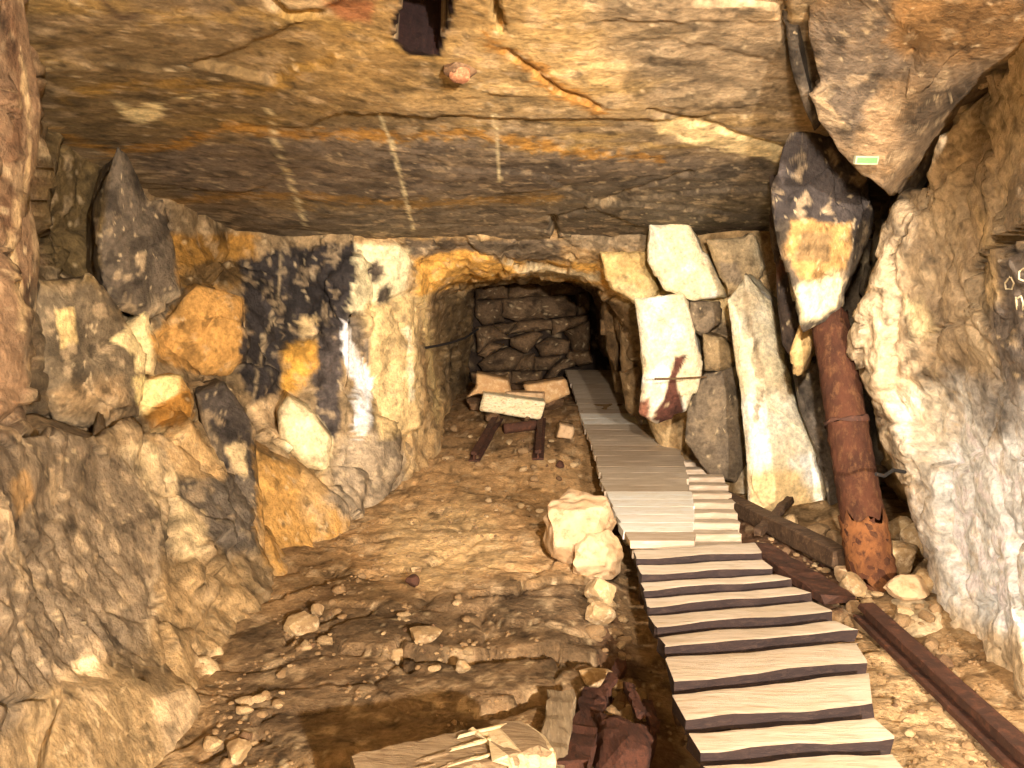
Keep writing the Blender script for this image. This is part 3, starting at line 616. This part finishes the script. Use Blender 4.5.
for i, s in enumerate(stones):
    a = random.uniform(-.08, .08)
    me = slab_me('stone', [z7((p[0]+(p[0]-sum(q[0] for q in s)/len(s))*.07, p[1]+(p[1]-sum(q[1] for q in s)/len(s))*.08)) for p in s], 12.15+a, .4, bulge=.09, surf='x', cols=[(tuple(np.array((116, 90, 62))*random.uniform(.85, 1.15)))]*3, amp=.025, fs=3, n=40, seed=100+i, crisp=4)
    o = link('stone', me, we)

# ------------------------------------------------------------------ generic loose pieces
def boulder_me(name, size, seed, mat, sub=3, nplanes=14, noise_amp=.04, cuts=None):
    rnd = random.Random(seed); bm = bmesh.new(); bmesh.ops.create_icosphere(bm, subdivisions=sub, radius=1)
    planes = cuts or []
    for k in range(nplanes):
        v = Vector((rnd.gauss(0, 1), rnd.gauss(0, 1), rnd.gauss(0, 1))).normalized(); planes = planes+[(v, rnd.uniform(.62, .95))]
    for v in bm.verts:
        d = v.co.normalized(); r = 1.15
        for nn, h in planes:
            c = d.dot(nn)
            if c > .05: r = min(r, h/c)
        r *= 1+noise_amp*mnoise.noise(d*3+Vector((seed, 0, 0)))
        v.co = Vector((d.x*r*size[0]/2, d.y*r*size[1]/2, d.z*r*size[2]/2))
    me = bpy.data.meshes.new(name); bm.to_mesh(me); bm.free(); me.materials.append(mat)
    me.polygons.foreach_set('use_smooth', [False]*len(me.polygons)); return me
def beam_me(name, p0, p1, wd, ht, mat, seed=0, segs=14, jit=.006, end_jit=.02, twist=0., roundness=0, taper=1.0, lenmat=None):
    """box section running p0 -> p1 in local space centred at its midpoint, worn and ragged at both ends"""
    rnd = random.Random(seed); p0 = Vector(p0); p1 = Vector(p1); ax = p1-p0; L = ax.length; d = ax.normalized()
    up = Vector((0, 0, 1)) if abs(d.z) < .9 else Vector((0, 1, 0))
    s = d.cross(up).normalized(); u = s.cross(d).normalized()
    if roundness: prof = [(math.cos(2*math.pi*k/roundness)*.5, math.sin(2*math.pi*k/roundness)*.5) for k in range(roundness)]
    else:
        b = .08; prof = [(-.5+b, -.5), (0, -.5), (.5-b, -.5), (.5, -.5+b), (.5, .5-b), (.5-b, .5), (0, .5), (-.5+b, .5), (-.5, .5-b), (-.5, -.5+b)]
    n = len(prof); V = []; mid = (p0+p1)/2; ej = [[rnd.uniform(-1, 1)*end_jit for _ in prof] for _ in (0, 1)]
    for i in range(segs+1):
        t = i/segs; c = p0+ax*t-mid; a = twist*(t-.5); tp = 1+(taper-1)*t
        for k, (x, y) in enumerate(prof):
            xx = (x*math.cos(a)-y*math.sin(a))*wd*tp; yy = (x*math.sin(a)+y*math.cos(a))*ht*tp
            q = c+s*xx+u*yy
            nv = mnoise.noise_vector(Vector((i*.7+seed*3.1, k*.6, seed)))*jit*1.6; q += s*nv.x+u*nv.y
            if i == 0: q += d*ej[0][k]
            if i == segs: q += d*ej[1][k]
            V.append(tuple(q))
    Fs = []
    for i in range(segs):
        for k in range(n):
            j = (k+1) % n; Fs.append((i*n+k, (i+1)*n+k, (i+1)*n+j, i*n+j))
    Fs.append(tuple(range(n))); Fs.append(tuple(segs*n+k for k in range(n))[::-1])
    me = bpy.data.meshes.new(name); me.from_pydata(V, [], Fs); me.materials.append(mat)
    if roundness: me.polygons.foreach_set('use_smooth', [True]*len(me.polygons))
    me.update(); return me, mid
def beam(name, p0, p1, wd, ht, mat, parent=None, **kw):
    me, mid = beam_me(name, p0, p1, wd, ht, mat, **kw)
    o = link(name, me, parent, mid if parent is None else (mid-parent.location)); return o
def empty(name, loc):
    o = bpy.data.objects.new(name, None); COL.objects.link(o); o.location = loc; o.empty_display_size = .1; return o

# ------------------------------------------------------------------ plank walkway
ZW = .2
wk = empty('plank_walkway', (1.0, 6, 0))
tag(wk, 'long walkway of pale cross planks running into the tunnel', 'walkway')
def plank(q, z, mat, seed, thick=.045, name='plank', dark=True, wob=1.):
    """q = four ground points (left-far, right-far, right-near, left-near)"""
    lf, rf, rn, ln = [np.array(p) for p in q]; n = 12; V = []; rnd = random.Random(seed); ph = rnd.uniform(0, 9)
    for top in (1, 0):
        for side in (0, .12, .88, 1):
            for i in range(n+1):
                t = i/n; a = lf*(1-t)+rf*t; b = ln*(1-t)+rn*t; p = a*(1-side)+b*side
                p = p.copy(); p[1] += wob*(.006*math.sin(t*7+ph+side*3)+.003*math.sin(t*23+ph))
                if i in (0, n): p[0] += rnd.uniform(-.008, .008)
                edge_ = side in (0, 1); p[2] += (0 if top else -thick)+(-.002*wob if (edge_ and top) else 0)+wob*.003*math.sin(t*9+ph*2)
                V.append(p)
    V = np.array(V); c = V.mean(0); m = n+1; Fs = []
    for s in range(3):
        for i in range(n):
            Fs.append((s*m+i, (s+1)*m+i, (s+1)*m+i+1, s*m+i+1)); o_ = 4*m; Fs.append((o_+s*m+i, o_+s*m+i+1, o_+(s+1)*m+i+1, o_+(s+1)*m+i))
    for i in range(n):
        Fs.append((i, i+1, 4*m+i+1, 4*m+i)); Fs.append((3*m+i, 7*m+i, 7*m+i+1, 3*m+i+1))
    for s in range(3):
        Fs.append((s*m, 4*m+s*m, 4*m+(s+1)*m, (s+1)*m)); Fs.append((s*m+n, (s+1)*m+n, 4*m+(s+1)*m+n, 4*m+s*m+n))
    me = mesh_from(name, V-c, Fs, None, mat, False)
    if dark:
        me.materials.append(M_PSHADE)
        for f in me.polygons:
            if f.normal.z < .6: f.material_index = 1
    return link(name, me, wk, c-np.array(wk.location))
Ly = [547, 562, 578, 594, 611, 631, 652, 688, 726, 758]; Ry = [539, 555.5, 571, 583, 597, 616, 636, 667, 711, 745]
Lx = [633, 637, 641, 644, 649, 656, 665, 673, 686, 702]; Rx = [753, 760, 772, 790, 811, 830, 856, 866, 874, 892]; g = [6, 7, 7.5, 8, 9, 10, 12, 12.5, 14, 14]
for k in range(10):   # plank between gap k and gap k+1
    if k < 9: nb_l, nb_r, nlx, nrx, ng = Ly[k+1], Ry[k+1], Lx[k+1], Rx[k+1], g[k+1]
    else: nb_l, nb_r, nlx, nrx, ng = 806, 795, 726, 916, 16
    q = [onz(Lx[k]+1, Ly[k]+g[k]/2, ZW), onz(Rx[k]+2, Ry[k]+g[k]/2, ZW), onz(nrx+1, nb_r-ng/2, ZW), onz(nlx, nb_l-ng/2, ZW)]
    plank(q, ZW, M_PLANK, k, .05)
q = [onz(706, 806+8, ZW+.0), onz(930, 800, ZW), onz(960, 850, ZW), onz(735, 870, ZW)]; plank(q, ZW, M_PLANK, 55, .06)
# farther boards: left/right edge pixels against distance
Dk = [4.75, 5.4, 6.15, 7.0, 8.0, 9.0, 9.8, 10.6, 11.5]
lxk = [631, 617, 605, 597, 590, 582, 577, 571, 566]; lyk = [545, 517, 490, 465, 440, 417, 400, 384, 370]
rxk = [694, 694, 690, 685, 676, 655, 640, 628, 616]
d = 4.85; k = 0
pyof = lambda d: float(np.interp(d, Dk, lyk)); lof = lambda d: float(np.interp(d, Dk, lxk)); rof = lambda d: float(np.interp(d, Dk, rxk))
while d < 11.6:
    wdt = .21 if d < 8 else .24; d1 = d+wdt-.003
    A0 = at(lof(d1), pyof(d1), d1); B0 = at(lof(d), pyof(d), d)
    R1 = at(rof(d1), pyof(d1), d1); R0 = at(rof(d), pyof(d), d)
    R1[2] = A0[2]; R0[2] = B0[2]; j = random.uniform(-.012, .012)
    for p in (A0, R1, R0, B0): p[0] += j
    m = M_PLANKGLARE if (5.05 < d < 6.1 or 8.55 < d < 9.0) else (M_PLANK if random.random() < .6 else M_PLANKD)
    if 6.9 < d < 8.4 or d > 9.9: m = M_PLANKD if random.random() < .7 else M_PLANK
    plank([A0, R1, R0, B0], 0, m, 200+k, .045, dark=False, wob=.12); d += wdt; k += 1
# bearers sticking out at the right under the farther boards
d = 4.95; k = 0
while d < 7.6:
    px1 = float(np.interp(d, [4.95, 6, 7, 7.6], [742, 734, 722, 708])); z = at(600, pyof(d), d)[2]-.05
    xr = at(px1, pyof(d)+4, d)[0]; xl = at(lof(d), pyof(d), d)[0]+.03
    beam('bearer', (xl, d+.02, z-.035), (xr, d+.02, z-.035), .12, .07, M_PLANKD, wk, seed=k, segs=10, jit=.003, end_jit=.01); d += .27; k += 1
for lx_, rx_ in ((.16, 0), (.0, .1)):
    pts = []
    for dd in (2.2, 3.4, 4.7, 6.2, 8.0, 9.8, 11.6):
        if dd < 4.7: py = 300+ (CAMZ-ZW)*F/dd; l = float(np.interp(py, [547, 652, 768, 850], [633, 665, 706, 735])); r = float(np.interp(py, [540, 640, 745, 850], [752, 850, 890, 950]))
        else: py = pyof(dd); l = lof(dd); r = rof(dd)
        xl = at(l, py, dd)[0]; xr = at(r, py, dd)[0]; zz = (ZW if dd < 4.7 else at(l, py, dd)[2])-.145
        pts.append((xl+.10 if lx_ else xr-.14, dd, zz))
    for i in range(len(pts)-1):
        beam('stringer', pts[i], pts[i+1], .09, .1, M_BEARER, wk, seed=300+i, segs=8, jit=.004, end_jit=.01)
    for i, p in enumerate(pts[1:-1]):
        h0 = fz(p[0], p[1])-.03; 
        if p[2]-.05-h0 > .04: beam('trestle_post', (p[0], p[1], h0), (p[0], p[1], p[2]-.05), .1, .1, M_BEARER, wk, seed=340+i, segs=4, jit=.003, end_jit=.004)

# ------------------------------------------------------------------ rusty prop and other metal and timber
base = at(876, 598, 4.55); top_ = at(829, 316, 5.05)
pr = beam('pit_prop', base, top_, .235, .235, M_RUST, seed=5, segs=40, jit=.008, end_jit=.035, roundness=22, taper=.86)
tag(pr, 'thick rust-red round prop leaning beside the right wall', 'prop')
me, mid = beam_me('orange_crust', base+(top_-base)*.04, base+(top_-base)*.27, .243, .243, M_RUSTO, seed=9, segs=14, jit=.012, end_jit=.05, roundness=22, taper=.97)
o = link('rust_crust', me, pr, np.array(mid)-np.array(pr.location)); o['label'] = 'flaking orange rust near the foot'
me, mid = beam_me('band', base+(top_-base)*.60, base+(top_-base)*.615, .236, .236, M_RUSTD, seed=9, segs=4, jit=.002, end_jit=.012, roundness=22)
o = link('crack_band', me, pr, np.array(mid)-np.array(pr.location)); o['label'] = 'dark split across the prop'
p0 = onfloor(866, 622)+np.array([0, 0, .05]); p1 = onfloor(1052, 800)+np.array([0, 0, .05])
ir = empty('iron_rail', (p0+p1)/2); tag(ir, 'brown rusted rail lying on the ground below the right wall', 'rail')
beam('rail_head', p0+np.array([0, 0, .025]), p1+np.array([0, 0, .025]), .075, .035, M_RUSTD, ir, seed=2, segs=24, jit=.002)
beam('rail_web', p0, p1, .03, .05, M_RUSTD, ir, seed=3, segs=24, jit=.001)
beam('rail_foot', p0-np.array([0, 0, .03]), p1-np.array([0, 0, .03]), .11, .025, M_RUSTD, ir, seed=4, segs=24, jit=.002)
def lying(name, a, b, h, wd, ht, mat, label, cat, **kw):
    p0 = onfloor(*a); p1 = onfloor(*b); p0[2] += h[0]; p1[2] += h[1]
    o = beam(name, p0, p1, wd, ht, mat, **kw); tag(o, label, cat); return o
lying('broken_beam', (700, 500), (842, 574), (.10, .08), .11, .11, M_BEARER, 'dark broken timber beam lying right of the walkway toward the prop', 'beam', seed=6, segs=20, jit=.008)
lying('rusted_plate', (757, 556), (838, 610), (.05, .05), .16, .05, M_RUSTD, 'reddish rotten board lying against the right edge of the walkway', 'board', seed=7, segs=14, jit=.01, end_jit=.04)
lying('timber_offcut', (758, 540), (790, 508), (.05, .06), .05, .05, M_BEARER, 'short dark stick propped across the broken beam', 'stick', seed=8)
# log in the foreground
ZL = .30
p0 = at(362, 822, 2.14); p1 = at(528, 778, 2.40)
lg = beam('timber_log', p0+np.array([0, 0, -.0]), p1, .22, .26, M_LOG, seed=11, segs=18, jit=.007, end_jit=.03, twist=.1)
tag(lg, 'thick weathered squared log at the front with a split pale end', 'log')
def child_beam(par, name, a, b, wd, ht, mat, **kw):
    me, mid = beam_me(name, a, b, wd, ht, mat, **kw); return link(name, me, par, np.array(mid)-np.array(par.location))
ax = (p1-p0)/np.linalg.norm(p1-p0)
o = child_beam(lg, 'split_face', p1-ax*.17+np.array([0, -.012, .012]), p1+ax*.015+np.array([0, -.012, -.01]), .215, .255, M_LOGEND, seed=15, segs=10, jit=.012, end_jit=.03); o['label'] = 'pale freshly split end'
for k in range(7):
    a = p0+(p1-p0)*random.uniform(.1, .7)+np.array([0, random.uniform(-.09, .09), .133]); o = child_beam(lg, 'splinter', a, a+ax*random.uniform(.06, .14)+np.array([0, 0, .004]), .008, .007, M_LOGEND if k < 3 else M_LOG, seed=k, segs=4, jit=.002)
for k, t in enumerate((.2, .85)):
    q = p0+(p1-p0)*t; zf = fz(q[0], q[1]); hgt = max(.1, q[2]-.13-zf+.05)
    me = boulder_me('support_stone', (.24, .26, hgt*1.35), 60+k, M_STONE, 3); o = link('support_stone', me, None, (q[0]-.02, q[1]-.02, zf+hgt*.5-.02))
    tag(o, ['rough stone under the left end of the squared log', 'rough stone under the pale split end of the log'][k], 'stone')
# rotten red wood and grey post in the foreground
lying('rotten_plank', (572, 800), (597, 706), (.09, .05), .10, .06, M_REDWOOD, 'narrow red-brown rotten plank lying lengthwise left of the walkway', 'plank', seed=21, segs=18, jit=.012, end_jit=.04)
lying('grey_post', (548, 800), (562, 712), (.05, .04), .10, .08, M_GREYWOOD, 'grey weathered post end beside the red rotten plank', 'post', seed=22, segs=12, jit=.008)
q = onfloor(622, 770); me = boulder_me('rotten_stump', (.30, .36, .24), 71, M_REDWOOD, 4, 12, .12); o = link('rotten_stump', me, None, (q[0], q[1], q[2]+.08)); tag(o, 'crumbling red rotten stump at the foot of the walkway', 'stump')
for k, (a, b) in enumerate([((600, 745), (612, 715)), ((640, 760), (628, 725)), ((655, 775), (645, 740))]):
    pa = onfloor(*a); pb = onfloor(*b); pa[2] += .17; pb[2] += .15
    me, mid = beam_me('wood_shard', pa, pb, .035, .03, M_REDWOOD, seed=80+k, segs=8, jit=.008, end_jit=.03); link('wood_shard', me, o, np.array(mid)-np.array(o.location))
lying('red_shard', (606, 704), (622, 672), (.03, .04), .05, .03, M_REDWOOD, 'short dark red wood shard beside the small stones left of the walkway', 'wood', seed=23, segs=8, jit=.01, end_jit=.02)

# rails of the old track
for k, (a, b, lb) in enumerate([((474, 462), (498, 420), 'left rail of the old track before the pale block'), ((538, 460), (541, 420), 'right rail of the old track before the pale block')]):
    p0 = onfloor(*a); p1 = onfloor(*b); m0 = (p0+p1)/2; r = empty('track_rail', m0); tag(r, lb, 'rail')
    beam('rail_head', p0+np.array([0, 0, .075]), p1+np.array([0, 0, .075]), .055, .03, M_RUSTD, r, seed=k, segs=10, jit=.001)
    beam('rail_web', p0+np.array([0, 0, .04]), p1+np.array([0, 0, .04]), .02, .05, M_RUSTD, r, seed=k, segs=10, jit=.001)
    beam('rail_foot', p0+np.array([0, 0, .01]), p1+np.array([0, 0, .01]), .10, .02, M_RUSTD, r, seed=k, segs=10, jit=.001)

# sandstone blocks before the end wall
def cut_block(name, poly, d, thick, mat, label, cat='stone block', **kw):
    me = slab_me(name, poly, d, thick, surf='x', mat=mat, n=72, amp=kw.pop('amp', .012), crisp=14, fs=4, **kw)
    V = np.array([v.co for v in me.vertices]); c = V.mean(0); me.transform(Matrix.Translation(-Vector(c)))
    bm = bmesh.new(); bm.from_mesh(me); bmesh.ops.remove_doubles(bm, verts=bm.verts, dist=.0008); bmesh.ops.recalc_face_normals(bm, faces=bm.faces); bm.to_mesh(me); bm.free()
    o = link(name, me, None, c); tag(o, label, cat); return o
cut_block('sandstone_block', [(483, 393), (546, 402), (540, 420), (479, 411)], 8.85, .38, M_BLOCK, 'bright cream squared block lying across the track', bulge=.02, seed=1, gx=-.3)
cut_block('sandstone_block', [(476, 373), (508, 380), (512, 392), (500, 396), (478, 394), (466, 398), (475, 388)], 9.2, .35, M_TANBLOCK, 'tan angular block leaning behind the left of the bright block', bulge=.05, seed=2)
cut_block('sandstone_block', [(524, 385), (566, 379), (571, 394), (548, 404), (528, 398)], 9.3, .4, M_TANBLOCK, 'tan squared block behind the right of the bright block, by the walkway', bulge=.04, seed=3)
cut_block('sandstone_block', [(500, 378), (508, 375), (510, 384), (500, 386)], 9.6, .25, M_TANBLOCK, 'small tan stone topmost behind the bright block', bulge=.03, seed=4)
cut_block('sandstone_block', [(506, 392), (545, 393), (545, 402), (510, 399)], 9.1, .3, M_PALE, 'pale flat slab lying just behind the bright block', bulge=.02, seed=5)
cut_block('sandstone_block', [(560, 424), (574, 427), (572, 440), (556, 438)], 8.3, .25, M_PALE, 'small pale block on the floor right of the track', bulge=.04, seed=6)
for k, (a, b) in enumerate([((500, 430), (482, 424)), ((545, 425), (535, 420))]):
    pass
# low packing stones that carry the blocks
for k, (px, d, sx, sz) in enumerate([(492, 8.95, .18, .12), (528, 8.95, .18, .12), (552, 9.4, .3, .16), (512, 9.7, .4, .22), (474, 9.4, .2, .15)]):
    x = at(px, 400, d)[0]; z0 = fz(x, d+.1); me = boulder_me('packing_stone', (sx, .5, sz*1.2), 90+k, M_DARKSTONE, 3); o = link('packing_stone', me, None, (x, d+.1, z0+sz*.45))
    tag(o, ['dark stone under the left half of the bright block', 'dark stone under the right half of the bright block', 'dark stone under the tan block by the walkway', 'dark stone in the middle of the heap behind the bright block', 'dark stone at the left foot of the block heap'][k], 'stone')
q = onfloor(504, 434); q2 = onfloor(536, 430)
o = beam('iron_pipe', q+np.array([0, 0, .05]), q2+np.array([0, 0, .05]), .1, .1, M_RUSTD, seed=31, roundness=14, segs=8, jit=.002, end_jit=.002); tag(o, 'short rusty pipe lying between the rails under the bright block', 'pipe')

# the big boulder pair beside the walkway
def stone_at(name, px, py, size, seed, mat, label, cat='stone', group=None, sub=3, rot=0., sink=.06, npl=14, na=.04):
    q = onfloor(px, py); me = boulder_me(name, size, seed, mat, sub, npl, na); zmin = min(v.co.z for v in me.vertices)
    o = link(name, me, None, (q[0], q[1], q[2]-zmin-sink*size[2])); o.rotation_euler.z = rot; return tag(o, label, cat, group)
stone_at('boulder', 580, 558, (.52, .48, .42), 5, M_PALE, 'large pale boulder with a domed bright top left of the walkway', 'boulder', sub=5, rot=.3, na=.12, npl=18)
stone_at('boulder', 594, 574, (.38, .30, .28), 11, M_PALE, 'pale boulder leaning on the front of the large domed one', 'boulder', sub=5, rot=.8, na=.1, npl=18)
stone_at('boulder', 601, 606, (.15, .16, .17), 14, M_STONE, 'small tan boulder just below the pale pair', 'boulder', sub=4, rot=.1)
# stones named by where they lie
spots = [(424, 640, .13, .05, 'flat light stone at the left end of the long floor crack'), (398, 664, .08, .05, 'small pale stone just below the left end of the floor crack'),
 (462, 673, .06, .04, 'tiny pale stone right of the pale stone below the floor crack'), (318, 616, .06, .05, 'rounded pale stone at the foot of the left wall'), (300, 636, .16, .08, 'tan stone wedged at the foot of the left wall'),
 (412, 586, .07, .05, 'dark red stone in the middle of the floor'), (520, 508, .05, .03, 'small pale stone on the far floor before the track'), (600, 625, .12, .09, 'tan stone under the small boulder'),
 (238, 760, .09, .05, 'pale stone at the lower left beside the wall foot'), (594, 684, .12, .06, 'pale flat stone at the right end of the floor cracks'),
 (560, 468, .08, .06, 'reddish stone by the walkway edge near the track')]
for k, (px, py, s, h, lb) in enumerate(spots):
    stone_at('stone', px, py, (s*1.25, s, h*1.3), 120+k, M_RUSTD if 'red' in lb else M_STONE, lb, sub=3, rot=k)
# right-hand rubble round the prop foot
rr = [(897, 572, .22, .16, M_STONE), (915, 556, .17, .15, M_STONE), (852, 596, .14, .1, M_STONE), (842, 582, .10, .08, M_PALE), (905, 598, .18, .1, M_PALE), (926, 590, .13, .09, M_STONE), (868, 612, .1, .07, M_STONE), (900, 546, .2, .16, M_STONE),
      (830, 568, .1, .08, M_RUSTD), (812, 556, .13, .08, M_RUBBLE), (818, 540, .14, .1, M_RUBBLE), (792, 530, .1, .08, M_STONE), (836, 550, .12, .1, M_RUBBLE)]
for k, (px, py, s, h, m) in enumerate(rr):
    stone_at('stone', px, py, (s*1.2, s, h*1.2), 160+k, m, 'broken stone among the rubble around the foot of the prop', group='rubble around the prop foot', rot=k*.7)
q = at(930, 645, 3.95)
me = slab_me('fallen_slab', [(893, 640), (918, 620), (940, 612), (948, 640), (962, 682), (940, 672), (915, 654)], 3.95, .35, bulge=.06, surf='x', cols=((200, 172, 128), (180, 150, 110), (215, 188, 146)), amp=.02, seed=77, gy=-.3)
o = link('fallen_slab', me); tag(o, 'grey tan slab lying at the foot of the right wall behind the rail', 'slab')
# scattered rubble, copies of a few shapes
shapes = [boulder_me('rubble', (1.25, 1, .75), 400+i, [M_STONE, M_RUBBLE, M_RUBBLE, M_RUBBLE, M_STONE, M_DARKSTONE][i % 6], 2) for i in range(8)]
def scatter(name, n, region, smin, smax, label, group, seed):
    rnd = random.Random(seed); k = 0; tries = 0
    while k < n and tries < n*30:
        tries += 1
        xs_ = [p[0] for p in region]; ys_ = [p[1] for p in region]; px = rnd.uniform(min(xs_), max(xs_)); py = rnd.uniform(min(ys_), max(ys_))
        if not inside(np.array([px]), np.array([py]), region)[0]: continue
        q = onfloor(px, py); s = smin+(smax-smin)*rnd.random()**2.2
        o = link(name, rnd.choice(shapes), None, (q[0], q[1], q[2]+s*.2)); o.scale = (s, s*rnd.uniform(.7, 1), s*rnd.uniform(.7, 1.1)); o.rotation_euler = (rnd.uniform(-.15, .15), rnd.uniform(-.15, .15), rnd.uniform(0, 6.28))
        tag(o, label, 'stone', group); k += 1
scatter('loose_stone', 46, [(590, 600), (620, 600), (640, 680), (655, 730), (610, 720), (598, 660)], .03, .10, 'small broken stone in the debris along the left edge of the near walkway', 'debris along the walkway edge', 1)
scatter('loose_stone', 40, [(370, 500), (470, 480), (560, 500), (560, 540), (440, 590), (370, 600), (340, 570)], .02, .06, 'small loose stone scattered on the middle floor left of the boulders', 'loose stones on the middle floor', 2)
scatter('loose_stone', 30, [(400, 590), (470, 600), (480, 670), (420, 680), (380, 640)], .02, .06, 'pebble scattered around the left end of the floor crack', 'pebbles around the floor crack', 3)
scatter('loose_stone', 36, [(210, 720), (270, 690), (310, 620), (340, 590), (350, 620), (290, 690), (250, 768), (200, 768)], .02, .08, 'small stone lying along the foot of the left wall', 'stones along the left wall foot', 4)
scatter('loose_stone', 40, [(430, 415), (480, 425), (560, 440), (585, 470), (560, 490), (420, 460)], .03, .10, 'small stone scattered about the rails of the old track', 'stones about the old track', 5)
scatter('loose_stone', 60, [(740, 500), (850, 560), (945, 600), (950, 680), (900, 650), (850, 610), (770, 560)], .03, .10, 'small rubble stone between the walkway and the right wall', 'rubble between walkway and right wall', 6)
scatter('loose_stone', 30, [(885, 680), (960, 700), (1010, 740), (1000, 768), (915, 768)], .015, .05, 'pebble on the bare ground between the near walkway and the rusted rail', 'pebbles beside the rusted rail', 7)
# fine gravel
rnd = random.Random(5); bm = bmesh.new()
for k in range(2600):
    px = rnd.uniform(200, 1000); py = rnd.uniform(460, 768); 
    if fbm(np.array([[px/60., py/40., 1.]]), 3, 8)[0] < .02: continue
    q = onfloor(px, py, 3); s = rnd.uniform(.004, .010); m = Matrix.Translation((q[0], q[1], q[2]+s*.3)) @ Matrix.Rotation(rnd.uniform(0, 6), 4, 'Z') @ Matrix.Diagonal((s*1.3, s, s*.8, 1))
    r = bmesh.ops.create_icosphere(bm, subdivisions=1, radius=1, matrix=m)
me = bpy.data.meshes.new('gravel'); bm.to_mesh(me); bm.free(); me.materials.append(M_RUBBLE)
tag(link('gravel', me), 'fine gravel and grit strewn over the earth floor', 'gravel', kind='stuff')

# ------------------------------------------------------------------ small things
def curve_me(name, pts, rad, mat):
    cu = bpy.data.curves.new(name, 'CURVE'); cu.dimensions = '3D'; s = cu.splines.new('POLY'); s.points.add(len(pts)-1)
    for p, q in zip(s.points, pts): p.co = (*q, 1)
    cu.bevel_depth = rad; cu.bevel_resolution = 2; cu.use_fill_caps = True; cu.materials.append(mat); o = bpy.data.objects.new(name, cu)
    me = bpy.data.meshes.new_from_object(o); bpy.data.objects.remove(o); return me
w_ = [at(424, 348, 7.9), at(436, 346, 8.1), at(450, 343, 8.4), at(465, 338, 9.1), at(478, 329, 10)]
tag(link('cable', curve_me('cable', w_, .012, M_WIRE)), 'thin black cable hanging on the left side inside the tunnel', 'cable')
tag(link('iron_rod', curve_me('iron_rod', [at(655, 379, 6.45), at(680, 378.5, 6.6), at(706, 377, 6.85)], .008, M_ROD)), 'thin horizontal iron rod before the white hanging rock', 'rod')
tag(link('bent_spike', curve_me('bent_spike', [at(905, 472, 4.3), at(893, 470, 4.2), at(884, 476, 4.12), at(876, 474, 4.1)], .009, M_WIRE)), 'small bent dark spike sticking out right of the prop', 'spike')
# green tag on the roof slab
tc_ = at(866, 160, 3.83); bm = bmesh.new(); bmesh.ops.create_cube(bm, size=1); bmesh.ops.bevel(bm, geom=bm.edges[:], offset=.12, segments=2)
me = bpy.data.meshes.new('roof_tag'); bm.to_mesh(me); bm.free(); me.materials.append(M_TAGW)
o = link('roof_tag', me, None, tc_); o.scale = (.1, .02, .034); o.rotation_euler = (.3, 0, .1); tag(o, 'small green marker tag on the tip of the low roof slab', 'tag')
bm = bmesh.new(); bmesh.ops.create_cube(bm, size=1); me = bpy.data.meshes.new('green_strip'); bm.to_mesh(me); bm.free(); me.materials.append(M_GREEN)
g_ = link('green_strip', me, o, (0, -.45, 0)); g_.scale = (.88, .3, .66); g_['label'] = 'green face'
# chalk marks on the right wall
CH = [[(1010, 277), (1005, 283), (1006, 289), (1012, 289), (1014, 283), (1011, 277)], [(1024, 268), (1019, 272), (1019, 279), (1024, 281)], [(1016, 297), (1017, 309)], [(1016, 299), (1021, 296), (1023, 303), (1023, 310)]]
dg = bpy.context.evaluated_depsgraph_get()
def hit(px, py, off=.004):
    r = Vector(ray(px, py)).normalized(); ok, loc, nrm, *_ = scene.ray_cast(dg, Vector((0, 0, CAMZ)), r)
    return np.array(loc-r*off) if ok else at(px, py, 3.2)
ch = None
for s in CH:
    pts = []
    for (x0, y0), (x1, y1) in zip(s[:-1], s[1:]):
        for t in (0, .33, .67): pts.append(hit(x0+(x1-x0)*t, y0+(y1-y0)*t))
    pts.append(hit(*s[-1])); me = curve_me('chalk_stroke', pts, .0035, M_CHALK)
    o = link('chalk_stroke', me, wr)
# round wooden plug stuck in a socket of the roof
h_ = Vector(hit(460, 69, 0)); axd = Vector((0, -.75, -.66))
me = boulder_me('roof_plug', (.17, .15, .07), 5, M_DARKSTONE, 3); o = link('roof_plug', me, None, h_); tag(o, 'round reddish plug in a dark socket of the roof beside the dark hole', 'plug')
me, mid = beam_me('plug_core', h_-axd*.02, h_+axd*.06, .09, .075, M_PLUG, seed=3, segs=4, jit=.004, end_jit=.004, roundness=14); link('plug_core', me, o, mid-h_)
